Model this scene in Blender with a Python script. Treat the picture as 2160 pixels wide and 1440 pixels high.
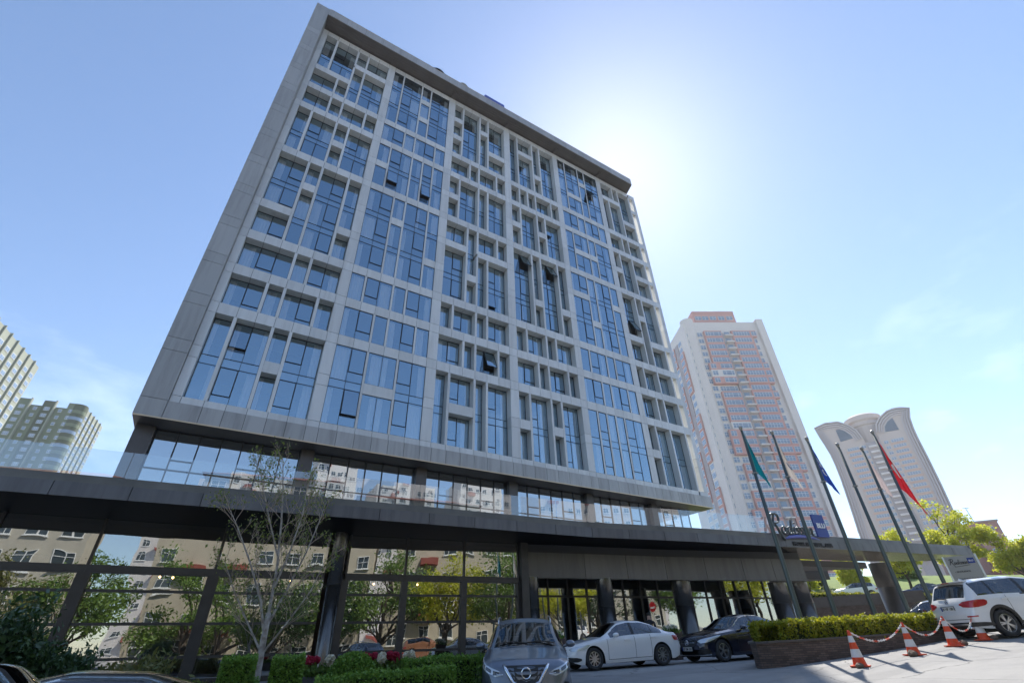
import bpy, bmesh, math, random
import numpy as np
from mathutils import Vector, Matrix

random.seed(7)
RNG = np.random.default_rng(7)
scene = bpy.context.scene
for o in list(bpy.data.objects):
    bpy.data.objects.remove(o)
COL = scene.collection

# ---------------------------------------------------------------- camera
EYE = Vector((0.0, 0.0, 1.2))
PITCH, ROLL, YAW, FPX = math.radians(33.3125), math.radians(-1.7401), math.radians(32.1743), 983.41
def cam_axes():
    cy, sy, cp, sp = math.cos(YAW), math.sin(YAW), math.cos(PITCH), math.sin(PITCH)
    fwd = Vector((sy*cp, cy*cp, sp)); right = Vector((cy, -sy, 0)); up = right.cross(fwd)
    cr, sr = math.cos(ROLL), math.sin(ROLL)
    return cr*right + sr*up, -sr*right + cr*up, fwd
_r, _u, _f = cam_axes()
cd = bpy.data.cameras.new('camera'); cam = bpy.data.objects.new('camera', cd); COL.objects.link(cam)
cd.sensor_width = 36.0; cd.lens = FPX/2160*36.0; cd.clip_start = 0.05; cd.clip_end = 6000
m = Matrix.Identity(4)
for i in range(3):
    m[i][0] = _r[i]; m[i][1] = _u[i]; m[i][2] = -_f[i]; m[i][3] = EYE[i]
cam.matrix_world = m
scene.camera = cam

# ---------------------------------------------------------------- sky and sun
SUN_EL, SUN_AZ = math.radians(51.56), math.radians(51.59)      # azimuth from +Y towards +X
world = bpy.data.worlds.new('World'); scene.world = world; world.use_nodes = True
wn = world.node_tree.nodes; wl = world.node_tree.links
bg = wn['Background']
sky = wn.new('ShaderNodeTexSky'); sky.sky_type = 'NISHITA'; sky.sun_disc = False
sky.sun_elevation = SUN_EL; sky.sun_rotation = SUN_AZ
sky.altitude = 100; sky.air_density = 1.0; sky.dust_density = 0.25; sky.ozone_density = 2.5
# thin clouds low in the sky, laid out by direction
tc = wn.new('ShaderNodeTexCoord'); sep = wn.new('ShaderNodeSeparateXYZ'); wl.new(tc.outputs['Generated'], sep.inputs[0])
nz = wn.new('ShaderNodeTexNoise'); nz.inputs['Scale'].default_value = 2.6; nz.inputs['Detail'].default_value = 9; nz.inputs['Roughness'].default_value = 0.58
mp = wn.new('ShaderNodeMapping'); mp.inputs['Scale'].default_value = (1, 1, 2.4); mp.inputs['Location'].default_value = (0.35, 0.8, 0.1)
wl.new(tc.outputs['Generated'], mp.inputs[0]); wl.new(mp.outputs[0], nz.inputs['Vector'])
r1 = wn.new('ShaderNodeMapRange'); r1.inputs[1].default_value = 0.60; r1.inputs[2].default_value = 0.86; wl.new(nz.outputs['Fac'], r1.inputs[0])
r2 = wn.new('ShaderNodeMapRange'); r2.inputs[1].default_value = 0.62; r2.inputs[2].default_value = 0.12; wl.new(sep.outputs['Z'], r2.inputs[0])
mu = wn.new('ShaderNodeMath'); mu.operation = 'MULTIPLY'; wl.new(r1.outputs[0], mu.inputs[0]); wl.new(r2.outputs[0], mu.inputs[1])
mx = wn.new('ShaderNodeMix'); mx.data_type = 'RGBA'; wl.new(mu.outputs[0], mx.inputs['Factor'])
wl.new(sky.outputs[0], mx.inputs['A'])
br = wn.new('ShaderNodeMix'); br.data_type = 'RGBA'; br.blend_type = 'ADD'; br.inputs['Factor'].default_value = 1.0
wl.new(sky.outputs[0], br.inputs['A']); br.inputs['B'].default_value = (4.2, 4.0, 3.9, 1)
wl.new(br.outputs['Result'], mx.inputs['B'])
wl.new(mx.outputs['Result'], bg.inputs['Color'])
bg.inputs['Strength'].default_value = 0.085
sl = bpy.data.lights.new('sun', 'SUN'); sl.energy = 2.9; sl.angle = math.radians(0.53); sl.color = (1.0, 0.95, 0.87)
sun = bpy.data.objects.new('sun', sl); COL.objects.link(sun)
SUNDIR = Vector((math.sin(SUN_AZ)*math.cos(SUN_EL), math.cos(SUN_AZ)*math.cos(SUN_EL), math.sin(SUN_EL)))
sun.rotation_euler = SUNDIR.to_track_quat('Z', 'Y').to_euler(); sun.location = (60, 40, 90)
vs = scene.view_settings
vs.view_transform = 'Standard'; vs.look = 'None'; vs.gamma = 1.0; vs.use_curve_mapping = False
vs.exposure = 1.42

# ---------------------------------------------------------------- helpers
MATS = {}
def mat(name, col=(.5, .5, .5), rough=.5, metal=0., spec=.5, coat=0., var=0., vscale=3., bump=0., bscale=40., island=0., col2=None, trans=0., emit=None, estr=0.):
    if name in MATS: return MATS[name]
    M = bpy.data.materials.new(name); M.use_nodes = True; MATS[name] = M
    n = M.node_tree.nodes; l = M.node_tree.links; p = n['Principled BSDF']
    p.inputs['Base Color'].default_value = (*col, 1); p.inputs['Roughness'].default_value = rough
    p.inputs['Metallic'].default_value = metal; p.inputs['Specular IOR Level'].default_value = spec
    if coat: p.inputs['Coat Weight'].default_value = coat; p.inputs['Coat Roughness'].default_value = .04
    src = None
    if var or island or col2:
        c2 = col2 or tuple(max(0, c*(1-(var or island))) for c in col)
        mix = n.new('ShaderNodeMix'); mix.data_type = 'RGBA'
        mix.inputs['A'].default_value = (*col, 1); mix.inputs['B'].default_value = (*c2, 1)
        if island:
            g = n.new('ShaderNodeNewGeometry'); l.new(g.outputs['Random Per Island'], mix.inputs['Factor'])
        else:
            t = n.new('ShaderNodeTexCoord'); nz = n.new('ShaderNodeTexNoise'); nz.inputs['Scale'].default_value = vscale; nz.inputs['Detail'].default_value = 7; nz.inputs['Roughness'].default_value = .62
            l.new(t.outputs['Object'], nz.inputs['Vector'])
            r = n.new('ShaderNodeMapRange'); r.inputs[1].default_value = .32; r.inputs[2].default_value = .68; l.new(nz.outputs['Fac'], r.inputs[0])
            l.new(r.outputs[0], mix.inputs['Factor'])
        l.new(mix.outputs['Result'], p.inputs['Base Color']); src = mix.outputs['Result']
    if bump:
        t = n.new('ShaderNodeTexCoord'); nz = n.new('ShaderNodeTexNoise'); nz.inputs['Scale'].default_value = bscale; nz.inputs['Detail'].default_value = 5
        l.new(t.outputs['Object'], nz.inputs['Vector']); b = n.new('ShaderNodeBump'); b.inputs['Strength'].default_value = bump; b.inputs['Distance'].default_value = .02
        l.new(nz.outputs['Fac'], b.inputs['Height']); l.new(b.outputs[0], p.inputs['Normal'])
    if trans:
        tb = n.new('ShaderNodeBsdfTranslucent'); ms = n.new('ShaderNodeMixShader'); ms.inputs[0].default_value = trans
        if src: l.new(src, tb.inputs[0])
        else: tb.inputs[0].default_value = (*col, 1)
        l.new(p.outputs[0], ms.inputs[1]); l.new(tb.outputs[0], ms.inputs[2]); l.new(ms.outputs[0], n['Material Output'].inputs[0])
    if emit: p.inputs['Emission Color'].default_value = (*emit, 1); p.inputs['Emission Strength'].default_value = estr
    return M

def glass(name, tint=(.6, .7, .72), refl=(.9, .95, 1.), base=.25, rough=.0, wav=0., wsc=.5):
    """window glass: a clear tinted sheet with a mirror-like coated surface"""
    if name in MATS: return MATS[name]
    M = bpy.data.materials.new(name); M.use_nodes = True; MATS[name] = M
    n = M.node_tree.nodes; l = M.node_tree.links; n.remove(n['Principled BSDF'])
    tr = n.new('ShaderNodeBsdfTransparent'); tr.inputs[0].default_value = (*tint, 1)
    gl = n.new('ShaderNodeBsdfGlossy'); gl.inputs['Color'].default_value = (*refl, 1); gl.inputs['Roughness'].default_value = rough
    fr = n.new('ShaderNodeFresnel'); fr.inputs[0].default_value = 1.5
    if wav:
        gp = n.new('ShaderNodeNewGeometry'); wz_ = n.new('ShaderNodeTexNoise'); wz_.inputs['Scale'].default_value = wsc; wz_.inputs['Detail'].default_value = 1.5; l.new(gp.outputs['Position'], wz_.inputs['Vector'])
        bp_ = n.new('ShaderNodeBump'); bp_.inputs['Strength'].default_value = 1.; bp_.inputs['Distance'].default_value = wav; l.new(wz_.outputs['Fac'], bp_.inputs['Height']); l.new(bp_.outputs[0], gl.inputs['Normal'])
    a = n.new('ShaderNodeMapRange'); a.inputs[1].default_value = 0; a.inputs[2].default_value = 1; a.inputs[3].default_value = base; a.inputs[4].default_value = 1
    l.new(fr.outputs[0], a.inputs[0])
    ms = n.new('ShaderNodeMixShader'); l.new(a.outputs[0], ms.inputs[0]); l.new(tr.outputs[0], ms.inputs[1]); l.new(gl.outputs[0], ms.inputs[2])
    l.new(ms.outputs[0], n['Material Output'].inputs[0])
    return M

def cladding(name, col, rough=.42, metal=.25, var=.16, streak=.22):
    """sheet-metal panels: every panel a slightly different tone, faint rain streaks and grime"""
    M = bpy.data.materials.new(name); M.use_nodes = True; MATS[name] = M; n = M.node_tree.nodes; l = M.node_tree.links; p = n['Principled BSDF']
    oi = n.new('ShaderNodeObjectInfo'); ge = n.new('ShaderNodeNewGeometry'); ad = n.new('ShaderNodeMath'); ad.operation = 'ADD'; l.new(oi.outputs['Random'], ad.inputs[0]); l.new(ge.outputs['Random Per Island'], ad.inputs[1])
    fr = n.new('ShaderNodeMath'); fr.operation = 'FRACT'; l.new(ad.outputs[0], fr.inputs[0])
    mp_ = n.new('ShaderNodeMapping'); mp_.inputs['Scale'].default_value = (2.6, 2.6, .22); l.new(ge.outputs['Position'], mp_.inputs[0])
    nz = n.new('ShaderNodeTexNoise'); nz.inputs['Scale'].default_value = 1.; nz.inputs['Detail'].default_value = 6; nz.inputs['Roughness'].default_value = .65; l.new(mp_.outputs[0], nz.inputs['Vector'])
    r = n.new('ShaderNodeMapRange'); r.inputs[1].default_value = .45; r.inputs[2].default_value = .75; r.inputs[3].default_value = 1; r.inputs[4].default_value = 1-streak; l.new(nz.outputs['Fac'], r.inputs[0])
    v = n.new('ShaderNodeMapRange'); v.inputs[3].default_value = 1-var; v.inputs[4].default_value = 1.; l.new(fr.outputs[0], v.inputs[0])
    mu = n.new('ShaderNodeMath'); mu.operation = 'MULTIPLY'; l.new(r.outputs[0], mu.inputs[0]); l.new(v.outputs[0], mu.inputs[1])
    mx = n.new('ShaderNodeMix'); mx.data_type = 'RGBA'; mx.blend_type = 'MULTIPLY'; mx.inputs['Factor'].default_value = 1; mx.inputs['A'].default_value = (*col, 1); l.new(mu.outputs[0], mx.inputs['B']); l.new(mx.outputs['Result'], p.inputs['Base Color'])
    p.inputs['Metallic'].default_value = metal
    rr = n.new('ShaderNodeMapRange'); rr.inputs[3].default_value = rough-.08; rr.inputs[4].default_value = rough+.14; l.new(nz.outputs['Fac'], rr.inputs[0]); l.new(rr.outputs[0], p.inputs['Roughness'])
    return M

class MB:
    def __init__(s): s.v = []; s.f = []; s.m = []
    def add(s, vs, fs, m=0):
        o = len(s.v); s.v += [tuple(p) for p in vs]; s.f += [tuple(i+o for i in f) for f in fs]; s.m += [m]*len(fs); return s
    def box(s, x0, x1, y0, y1, z0, z1, m=0):
        return s.add([(x0, y0, z0), (x1, y0, z0), (x1, y1, z0), (x0, y1, z0), (x0, y0, z1), (x1, y0, z1), (x1, y1, z1), (x0, y1, z1)],
                     [(0, 3, 2, 1), (4, 5, 6, 7), (0, 1, 5, 4), (1, 2, 6, 5), (2, 3, 7, 6), (3, 0, 4, 7)], m)
    def prism(s, poly, z0, z1, m=0):
        """plan polygon (list of xy) extruded; z0/z1 numbers or per-vertex lists"""
        n = len(poly); a = z0 if hasattr(z0, '__len__') else [z0]*n; b = z1 if hasattr(z1, '__len__') else [z1]*n
        ar = sum(poly[i][0]*poly[(i+1) % n][1]-poly[(i+1) % n][0]*poly[i][1] for i in range(n))
        vs = [(p[0], p[1], a[i]) for i, p in enumerate(poly)]+[(p[0], p[1], b[i]) for i, p in enumerate(poly)]
        fs = [tuple(range(n-1, -1, -1)), tuple(range(n, 2*n))]+[(i, (i+1) % n, n+(i+1) % n, n+i) for i in range(n)]
        if ar < 0: fs = [tuple(reversed(f)) for f in fs]
        return s.add(vs, fs, m)
    def quad(s, a, b, c, d, m=0): return s.add([a, b, c, d], [(0, 1, 2, 3)], m)
    def tube(s, pts, rad, n=8, m=0, cap=True):
        pts = [Vector(p) for p in pts]; k = len(pts)
        rad = rad if hasattr(rad, '__len__') else [rad]*k
        o = len(s.v); ref = None
        for i, p in enumerate(pts):
            d = (pts[min(i+1, k-1)]-pts[max(i-1, 0)])
            d = d.normalized() if d.length > 1e-9 else Vector((0, 0, 1))
            if ref is None:
                ref = Vector((1, 0, 0)) if abs(d.x) < .8 else Vector((0, 1, 0))
            a = (ref-d*ref.dot(d)).normalized(); ref = a; b = d.cross(a)
            for j in range(n):
                t = 2*math.pi*j/n; q = p+(a*math.cos(t)+b*math.sin(t))*rad[i]; s.v.append(tuple(q))
        for i in range(k-1):
            for j in range(n):
                s.f.append((o+i*n+j, o+i*n+(j+1) % n, o+(i+1)*n+(j+1) % n, o+(i+1)*n+j)); s.m.append(m)
        if cap:
            s.f.append(tuple(o+j for j in reversed(range(n)))); s.f.append(tuple(o+(k-1)*n+j for j in range(n))); s.m += [m, m]
        return s
    def lathe(s, prof, c=(0, 0, 0), n=20, m=0, axis='z', close=False):
        """prof: list of (r, h)"""
        o = len(s.v); k = len(prof)
        for r, h in prof:
            for j in range(n):
                t = 2*math.pi*j/n; x, y = r*math.cos(t), r*math.sin(t)
                p = (x, y, h) if axis == 'z' else ((x, h, y) if axis == 'y' else (h, x, y))
                s.v.append((c[0]+p[0], c[1]+p[1], c[2]+p[2]))
        rng = range(k) if close else range(k-1)
        for i in rng:
            i2 = (i+1) % k
            for j in range(n):
                f = (o+i*n+j, o+i*n+(j+1) % n, o+i2*n+(j+1) % n, o+i2*n+j)
                s.f.append(f if axis != 'y' else tuple(reversed(f))); s.m.append(m)
        return s
    def mesh(s, name, mats, smooth=False):
        me = bpy.data.meshes.new(name); me.from_pydata(s.v, [], s.f)
        for mm in (mats if isinstance(mats, (list, tuple)) else [mats]): me.materials.append(mm)
        if s.m and max(s.m) > 0: me.polygons.foreach_set('material_index', s.m)
        if smooth: me.polygons.foreach_set('use_smooth', [True]*len(s.f))
        me.update(); return me
    def build(s, name, mats, parent=None, smooth=False, kind=None, world=True, label=None):
        return put(name, s.mesh(name, mats, smooth), parent, kind, world, label)

def put(name, data, parent=None, kind=None, world=True, label=None, loc=None):
    """link a mesh; parent=thing/part. world=True: vertices are in world space"""
    o = bpy.data.objects.new(name, data); COL.objects.link(o)
    if parent is not None:
        o.parent = parent
        if world: o.matrix_parent_inverse = wmat(parent).inverted()
    if loc is not None: o.location = loc
    if kind: o['kind'] = kind
    if label: o['label'] = label
    return o
def wmat(o):
    M = Matrix.LocRotScale(o.location, o.rotation_euler, o.scale)
    return wmat(o.parent) @ o.matrix_parent_inverse @ M if o.parent else M
def thing(name, label, cat, loc=(0, 0, 0), rz=0., group=None):
    o = bpy.data.objects.new(name, None); COL.objects.link(o); o.location = loc; o.rotation_euler = (0, 0, rz)
    o.empty_display_size = .3
    return tag(o, label, cat, group)
def tag(o, label, cat, group=None):
    o['label'] = label; o['category'] = cat
    if group: o['group'] = group
    return o
def struct(o): o['kind'] = 'structure'; return o
_boxcache = {}
def boxobj(name, x0, x1, y0, y1, z0, z1, M, parent, world=True):
    k = (round(x1-x0, 3), round(y1-y0, 3), round(z1-z0, 3), M.name)
    if k not in _boxcache:
        dx, dy, dz = (k[0]/2, k[1]/2, k[2]/2); _boxcache[k] = MB().box(-dx, dx, -dy, dy, -dz, dz).mesh(name, M)
    return put(name, _boxcache[k], parent, None, world, None, ((x0+x1)/2, (y0+y1)/2, (z0+z1)/2))
def rawmesh(name, V, F4, mats, smooth=False):
    """fast mesh from numpy: V (n,3), F4 (k,4)"""
    me = bpy.data.meshes.new(name); n = len(V); k = len(F4)
    me.vertices.add(n); me.vertices.foreach_set('co', np.ascontiguousarray(V, dtype=np.float32).ravel())
    me.loops.add(k*4); me.loops.foreach_set('vertex_index', np.ascontiguousarray(F4, dtype=np.int32).ravel())
    me.polygons.add(k); me.polygons.foreach_set('loop_start', np.arange(0, k*4, 4, dtype=np.int32)); me.polygons.foreach_set('loop_total', np.full(k, 4, dtype=np.int32))
    for mm in (mats if isinstance(mats, (list, tuple)) else [mats]): me.materials.append(mm)
    if smooth: me.polygons.foreach_set('use_smooth', np.ones(k, dtype=bool))
    me.update(calc_edges=True); return me
def leafmesh(name, P, size, M, aspect=.55, droop=0., rng=RNG, sv=.35):
    """P (n,3) leaf centres -> one small folded quad each, random turn"""
    n = len(P); a = rng.normal(size=(n, 3)); a[:, 2] -= droop; a /= np.linalg.norm(a, axis=1)[:, None]
    b = rng.normal(size=(n, 3)); b -= (b*a).sum(1)[:, None]*a; b /= np.linalg.norm(b, axis=1)[:, None]
    s = size*(1+sv*rng.normal(size=n)).clip(.4, 2)[:, None]
    V = np.stack([P-a*s, P+b*s*aspect, P+a*s, P-b*s*aspect], 1).reshape(-1, 3)
    return rawmesh(name, V, np.arange(n*4).reshape(n, 4), M)
def ss(a, b, x):
    t = min(1, max(0, (x-a)/(b-a))); return t*t*(3-2*t)
def gz(x, y):
    """height of the paved ground"""
    a = .064*(min(x, 60)-5) if x > 1 else -.256-.01*(1-max(x, -40))*.4
    b = .5+.022*(min(max(x, -30), 60)-11.5) if x > -5 else .137
    t = ss(8., 12.5, y)*(1 if x > 3 else 1)
    return a+(b-a)*t
def text_mesh(body, size, M, name, extrude=.004, bold=0.0, shear=0., align='CENTER', space=1.0):
    c = bpy.data.curves.new(name, 'FONT'); c.body = body; c.size = size; c.extrude = extrude; c.offset = bold; c.shear = shear; c.align_x = align; c.space_character = space
    c.resolution_u = 3
    o = bpy.data.objects.new(name, c); COL.objects.link(o)
    dg = bpy.context.evaluated_depsgraph_get(); me = bpy.data.meshes.new_from_object(o.evaluated_get(dg)); bpy.data.objects.remove(o); bpy.data.curves.remove(c)
    me.materials.clear(); me.materials.append(M); me.name = name
    return me
def frame(o, ex, ey, ez):
    """4x4 from origin and axes"""
    Mx = Matrix.Identity(4)
    for i in range(3): Mx[i][0] = ex[i]; Mx[i][1] = ey[i]; Mx[i][2] = ez[i]; Mx[i][3] = o[i]
    return Mx
# ---------------------------------------------------------------- ground
def ground_mat():
    M = bpy.data.materials.new('asphalt'); M.use_nodes = True; n = M.node_tree.nodes; l = M.node_tree.links; p = n['Principled BSDF']
    t = n.new('ShaderNodeTexCoord')
    def noise(s, d=6, r=.6):
        q = n.new('ShaderNodeTexNoise'); q.inputs['Scale'].default_value = s; q.inputs['Detail'].default_value = d; q.inputs['Roughness'].default_value = r; l.new(t.outputs['Object'], q.inputs['Vector']); return q
    def rng(s, a, b, c=0, d=1):
        q = n.new('ShaderNodeMapRange'); q.inputs[1].default_value = a; q.inputs[2].default_value = b; q.inputs[3].default_value = c; q.inputs[4].default_value = d; l.new(s, q.inputs[0]); return q.outputs[0]
    def mix(f, a, b):
        q = n.new('ShaderNodeMix'); q.data_type = 'RGBA'
        if hasattr(f, 'links'): l.new(f, q.inputs['Factor'])
        else: q.inputs['Factor'].default_value = f
        for k, v in (('A', a), ('B', b)):
            if isinstance(v, tuple): q.inputs[k].default_value = (*v, 1)
            else: l.new(v, q.inputs[k])
        return q.outputs['Result']
    c = mix(rng(noise(.35).outputs['Fac'], .35, .65), (.34, .33, .315), (.26, .255, .25))
    c = mix(rng(noise(2.2, 8).outputs['Fac'], .45, .75, 0, .5), c, (.40, .385, .365))
    c = mix(rng(noise(60, 3).outputs['Fac'], .3, .7, 0, .45), c, (.21, .205, .20))
    # hairline cracks
    v = n.new('ShaderNodeTexVoronoi'); v.feature = 'DISTANCE_TO_EDGE'; v.inputs['Scale'].default_value = .33
    w = noise(1.5, 6); mv = n.new('ShaderNodeMix'); mv.data_type = 'VECTOR'; mv.inputs['Factor'].default_value = .28
    l.new(t.outputs['Object'], mv.inputs['A']); l.new(w.outputs['Color'], mv.inputs['B']); l.new(mv.outputs['Result'], v.inputs['Vector'])
    c = mix(rng(v.outputs['Distance'], .002, .006, .75, 0), c, (.12, .115, .11))
    # stains
    c = mix(rng(noise(.9, 3).outputs['Fac'], .62, .72, 0, .45), c, (.19, .185, .18))
    # tyre-darkened lanes along the drive and broad worn patches
    mpg = n.new('ShaderNodeMapping'); mpg.inputs['Scale'].default_value = (.10, 1.1, 1); mpg.inputs['Rotation'].default_value = (0, 0, .22); l.new(t.outputs['Object'], mpg.inputs[0])
    tq = n.new('ShaderNodeTexNoise'); tq.inputs['Scale'].default_value = 1.4; tq.inputs['Detail'].default_value = 5; l.new(mpg.outputs[0], tq.inputs['Vector'])
    c = mix(rng(tq.outputs['Fac'], .5, .68, 0, .5), c, (.20, .195, .19))
    l.new(c, p.inputs['Base Color']); p.inputs['Roughness'].default_value = .88
    b = n.new('ShaderNodeBump'); b.inputs['Strength'].default_value = .5; b.inputs['Distance'].default_value = .015
    l.new(noise(90, 3).outputs['Fac'], b.inputs['Height']); l.new(b.outputs[0], p.inputs['Normal'])
    return M
def build_ground():
    xs = [-700, -350, -150, -60]+list(np.arange(-40, 61, 1.0))+[80, 150, 300, 500, 700]
    ys = [-700, -350, -150, -60]+list(np.arange(-40, 41, 1.0))+[60, 120, 300, 500, 700]
    V = []; 
    for y in ys:
        for x in xs: V.append((x, y, gz(x, y)))
    nx = len(xs); F = [(j*nx+i, j*nx+i+1, (j+1)*nx+i+1, (j+1)*nx+i) for j in range(len(ys)-1) for i in range(nx-1)]
    o = put('ground', rawmesh('ground', np.array(V), np.array(F), ground_mat(), True)); struct(o)
build_ground()
# strip of small dark setts across the driveway mouth
def strip(name, pts, w, lift, M, seg=24):
    mb = MB(); n = len(pts)
    P = []
    for i in range(n-1):
        for k in range(seg): 
            t = k/seg; P.append(((pts[i][0]*(1-t)+pts[i+1][0]*t), (pts[i][1]*(1-t)+pts[i+1][1]*t)))
    P.append(pts[-1]); L = []
    for i, p in enumerate(P):
        q0 = P[max(i-1, 0)]; q1 = P[min(i+1, len(P)-1)]; dx, dy = q1[0]-q0[0], q1[1]-q0[1]; d = math.hypot(dx, dy); nx, ny = -dy/d, dx/d
        row = [(p[0]+nx*w*(s-.5), p[1]+ny*w*(s-.5)) for s in (0, .25, .5, .75, 1)]
        L += [(x, y, gz(x, y)+lift) for x, y in row]
    F = [(i*5+j, i*5+j+1, i*5+j+6, i*5+j+5) for i in range(len(P)-1) for j in range(4)]
    mb.add(L, F); return mb.build(name, M, None, True)
M_sett = mat('setts', (.13, .13, .128), .85, var=.45, vscale=14, bump=1.0, bscale=26)

# ---------------------------------------------------------------- hotel tower
Y = 29.17; Z0 = 12.9; FH = 3.3; BB = .81
HOTEL = thing('hotel_building', 'tall grey panel hotel block with irregular grid of blue glass windows', 'hotel', (17.5, 36, .5))
M_panel = cladding('cladding_grey', (.64, .645, .635), .42, .25, .14, .16)
M_panel2 = cladding('cladding_grey_dark', (.42, .41, .395), .42, .3, .16, .3)
M_fin = cladding('cladding_grey_fin', (.39, .385, .375), .42, .3, .12, .25)
M_core = mat('joint_dark', (.06, .06, .062), .8)
M_frame = mat('window_frame_dark', (.035, .037, .04), .45, .3)
M_curt = mat('curtain_white', (.93, .93, .93), .9, trans=.2)
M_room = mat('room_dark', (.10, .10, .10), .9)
M_slab = mat('room_ceiling', (.32, .31, .29), .9)
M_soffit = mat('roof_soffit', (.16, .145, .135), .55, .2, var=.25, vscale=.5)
M_gt = glass('tower_glass', (.97, .98, .98), (.66, .86, 1.), .46, wav=.0025, wsc=.8)
M_gr = glass('ribbon_glass', (.40, .47, .50), (.88, .95, 1.), .55, wav=.004, wsc=.7)
M_trim = mat('trim_brass', (.62, .47, .30), .35, .6)

BAYX = [-3.32, 4.03, 11.46, 18.89, 26.25, 33.66]; BAYN = [6, 6, 6, 6, 6, 5]; DEEP = [1, 0, 1, 1, 0, 1]
MODW = [1.1]*5+[1.044]
GROUP_END = (2, 3, 4, 7, 9, 10, 13)
S3 = (3, 3, 0, '2R 1 2R 1'); S4 = (4, 4, 0, '1 2L 1 2L'); S10 = (10, 10, 0, '2R 1 2R 1')
LAY = [
 [(1, 2, 0, '1 2L 1:1+1 2L'), S3, (4, 4, 0, '3M 1 2L'), (5, 7, 0, '2R:1+2 1:2+1 2R 1:1+2'), (8, 9, 0, '1 2L 1:1+1 2L'), S10, (11, 11, 0, '2R 1'), (12, 13, 0, '1 2L'), (11, 12, 3, '1 2L'), (13, 13, 3, '1 2L')],
 [(1, 2, 0, '2R 2D:1+1 2L'), S3, S4, (5, 7, 0, '2R 1:2+1 2R 1:1+2'), (8, 9, 0, '1:1+1 2L 1 1S 1'), S10, (11, 13, 0, '1 2L 1:1+1+1 2L')],
 [(1, 2, 0, '1 2L:1+1 1 2L'), S3, S4, (5, 7, 0, '2R:2+1 1:1+2'), (5, 6, 3, '1 2L'), (7, 7, 3, '2R 1'), (8, 9, 0, '1:1+1 2L 1 2L'), S10, (11, 13, 0, '1:1+1+1 2L 1:2+1 2L:1+2')],
 [(1, 2, 0, '1:1+1 2L 1:1+1 2L'), S3, S4, (5, 7, 0, '2R 1:1+2 2R 1:1+2'), (8, 9, 0, '1:1+1 2L 1:1+1 2L'), (10, 10, 0, '1 1 1 2R 1'), (11, 13, 0, '1 2L:2+1 1:1+2 2L')],
 [(1, 2, 0, '1 1S 1 1 2L'), S3, S4, (5, 7, 0, '2R:2+1 1:1+2 2R 1:2+1'), (8, 9, 0, '1 2L:1+1 1:1+1 2L'), S10, (11, 13, 0, '1 2L:1+2 1:2+1 2L')],
 [(1, 2, 0, '1:1+1 2L 2N'), (3, 3, 0, '2R 1 2N'), (4, 4, 0, '1 2L 2N'), (5, 7, 0, '2R:1+2 1:2+1 2N:1+2'), (8, 9, 0, '1:1+1 2L 2N:1+1'), (10, 10, 0, '2R 1 2N'), (11, 12, 0, '1 2L'), (13, 13, 0, '2R 1'), (11, 13, 3, '2N:1+2')]]
OPEN = {(0, 2, 1): 7, (1, 1, 1): 5, (1, 8, 1): 11, (1, 8, 4): 11, (2, 3, 4): 22, (2, 5, 4): 9, (3, 7, 1): 24, (3, 7, 4): 24, (3, 9, 4): 6, (4, 12, 4): 20, (5, 6, 1): 24, (3, 12, 1): 8}

panels = []; mulls = []; panes = []; curts = []; frames = [MB() for _ in range(6)]; sashes = []; core = MB(); back = MB()
G = .012
def panel(x0, x1, y0, y1, z0, z1, M=None): panels.append((x0+G, x1-G, y0, y1, z0+G, z1-G, M or M_panel))
def fz(f): return Z0+f*FH
def bar(b, x0, x1, z0, z1, yg, d=.05): frames[b].box(x0, x1, yg-.025, yg+d, z0, z1)
def pane_rect(b, x0, x1, z0, z1, yg, kind): panes.append((b, x0, x1, z0, z1, yg, kind))
def curtain(x0, x1, z0, z1, y): curts.append((x0, x1, z0, z1, y))
def cell(b, x0, x1, z0, z1, f0, f1, w, s, m0):
    yg = Y+(.68 if DEEP[b] else .06); mw = (x1-x0)/w; t = .014
    xs = [x0+i*mw for i in range(w+1)]
    sash = {'L': [0], 'R': [w-1], 'M': [1], 'S': [0]}.get(s, [])
    # outer frame
    for a, c in ((x0, x0+.02), (x1-.02, x1)): bar(b, a, c, z0, z1, yg)
    bar(b, x0+.02, x1-.02, z0, z0+.02, yg); bar(b, x0+.02, x1-.02, z1-.02, z1, yg)
    for x in xs[1:-1]: bar(b, x-t, x+t, z0+.02, z1-.02, yg, .06)
    for f in range(f0, f1+1):
        a = max(z0, fz(f-1)+.27); c = min(z1, fz(f)-.33)
        if f == f1: c = z1
        if f == f0: a = z0
        if f < f1:
            sa, sc = c, fz(f)+.27
            for i in range(w):
                pane_rect(b, xs[i], xs[i+1], sa, sc, yg, 'spandrel')
                for z in (sa, sc): bar(b, xs[i]+.014, xs[i+1]-.014, z-.012, z+.012, yg, .055)
            core.box(x0, x1, yg+.12, yg+.2, sa, sc, 1)
        for i in range(w):
            if i in sash:
                zm = a+(c-a)*.27; ang = OPEN.get((b, f, m0+i), 0)
                pane_rect(b, xs[i], xs[i+1], a, zm, yg, 'vision')
                sashes.append((b, xs[i]+.03, xs[i+1]-.03, zm+.02, c-.03, yg, ang))
                if random.random() < .14: curtain(xs[i]+.05, xs[i]+mw*.35, a, c, yg+.28)
            else:
                pane_rect(b, xs[i], xs[i+1], a, c, yg, 'vision')
                r = random.random(); k = random.choice((.3, .4, .45, .5, .55, .6, .68, .97)) if random.random() < .8 else random.uniform(.2, .9)
                if s == 'D': side = 1 if i == 0 else 0
                elif w == 1: side = random.random() < .5
                else: side = 0 if i == 0 else 1
                if r < .88:
                    if side: curtain(xs[i+1]-mw*k, xs[i+1]-.03, a, c, yg+.28)
                    else: curtain(xs[i]+.03, xs[i]+mw*k, a, c, yg+.28)
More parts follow.
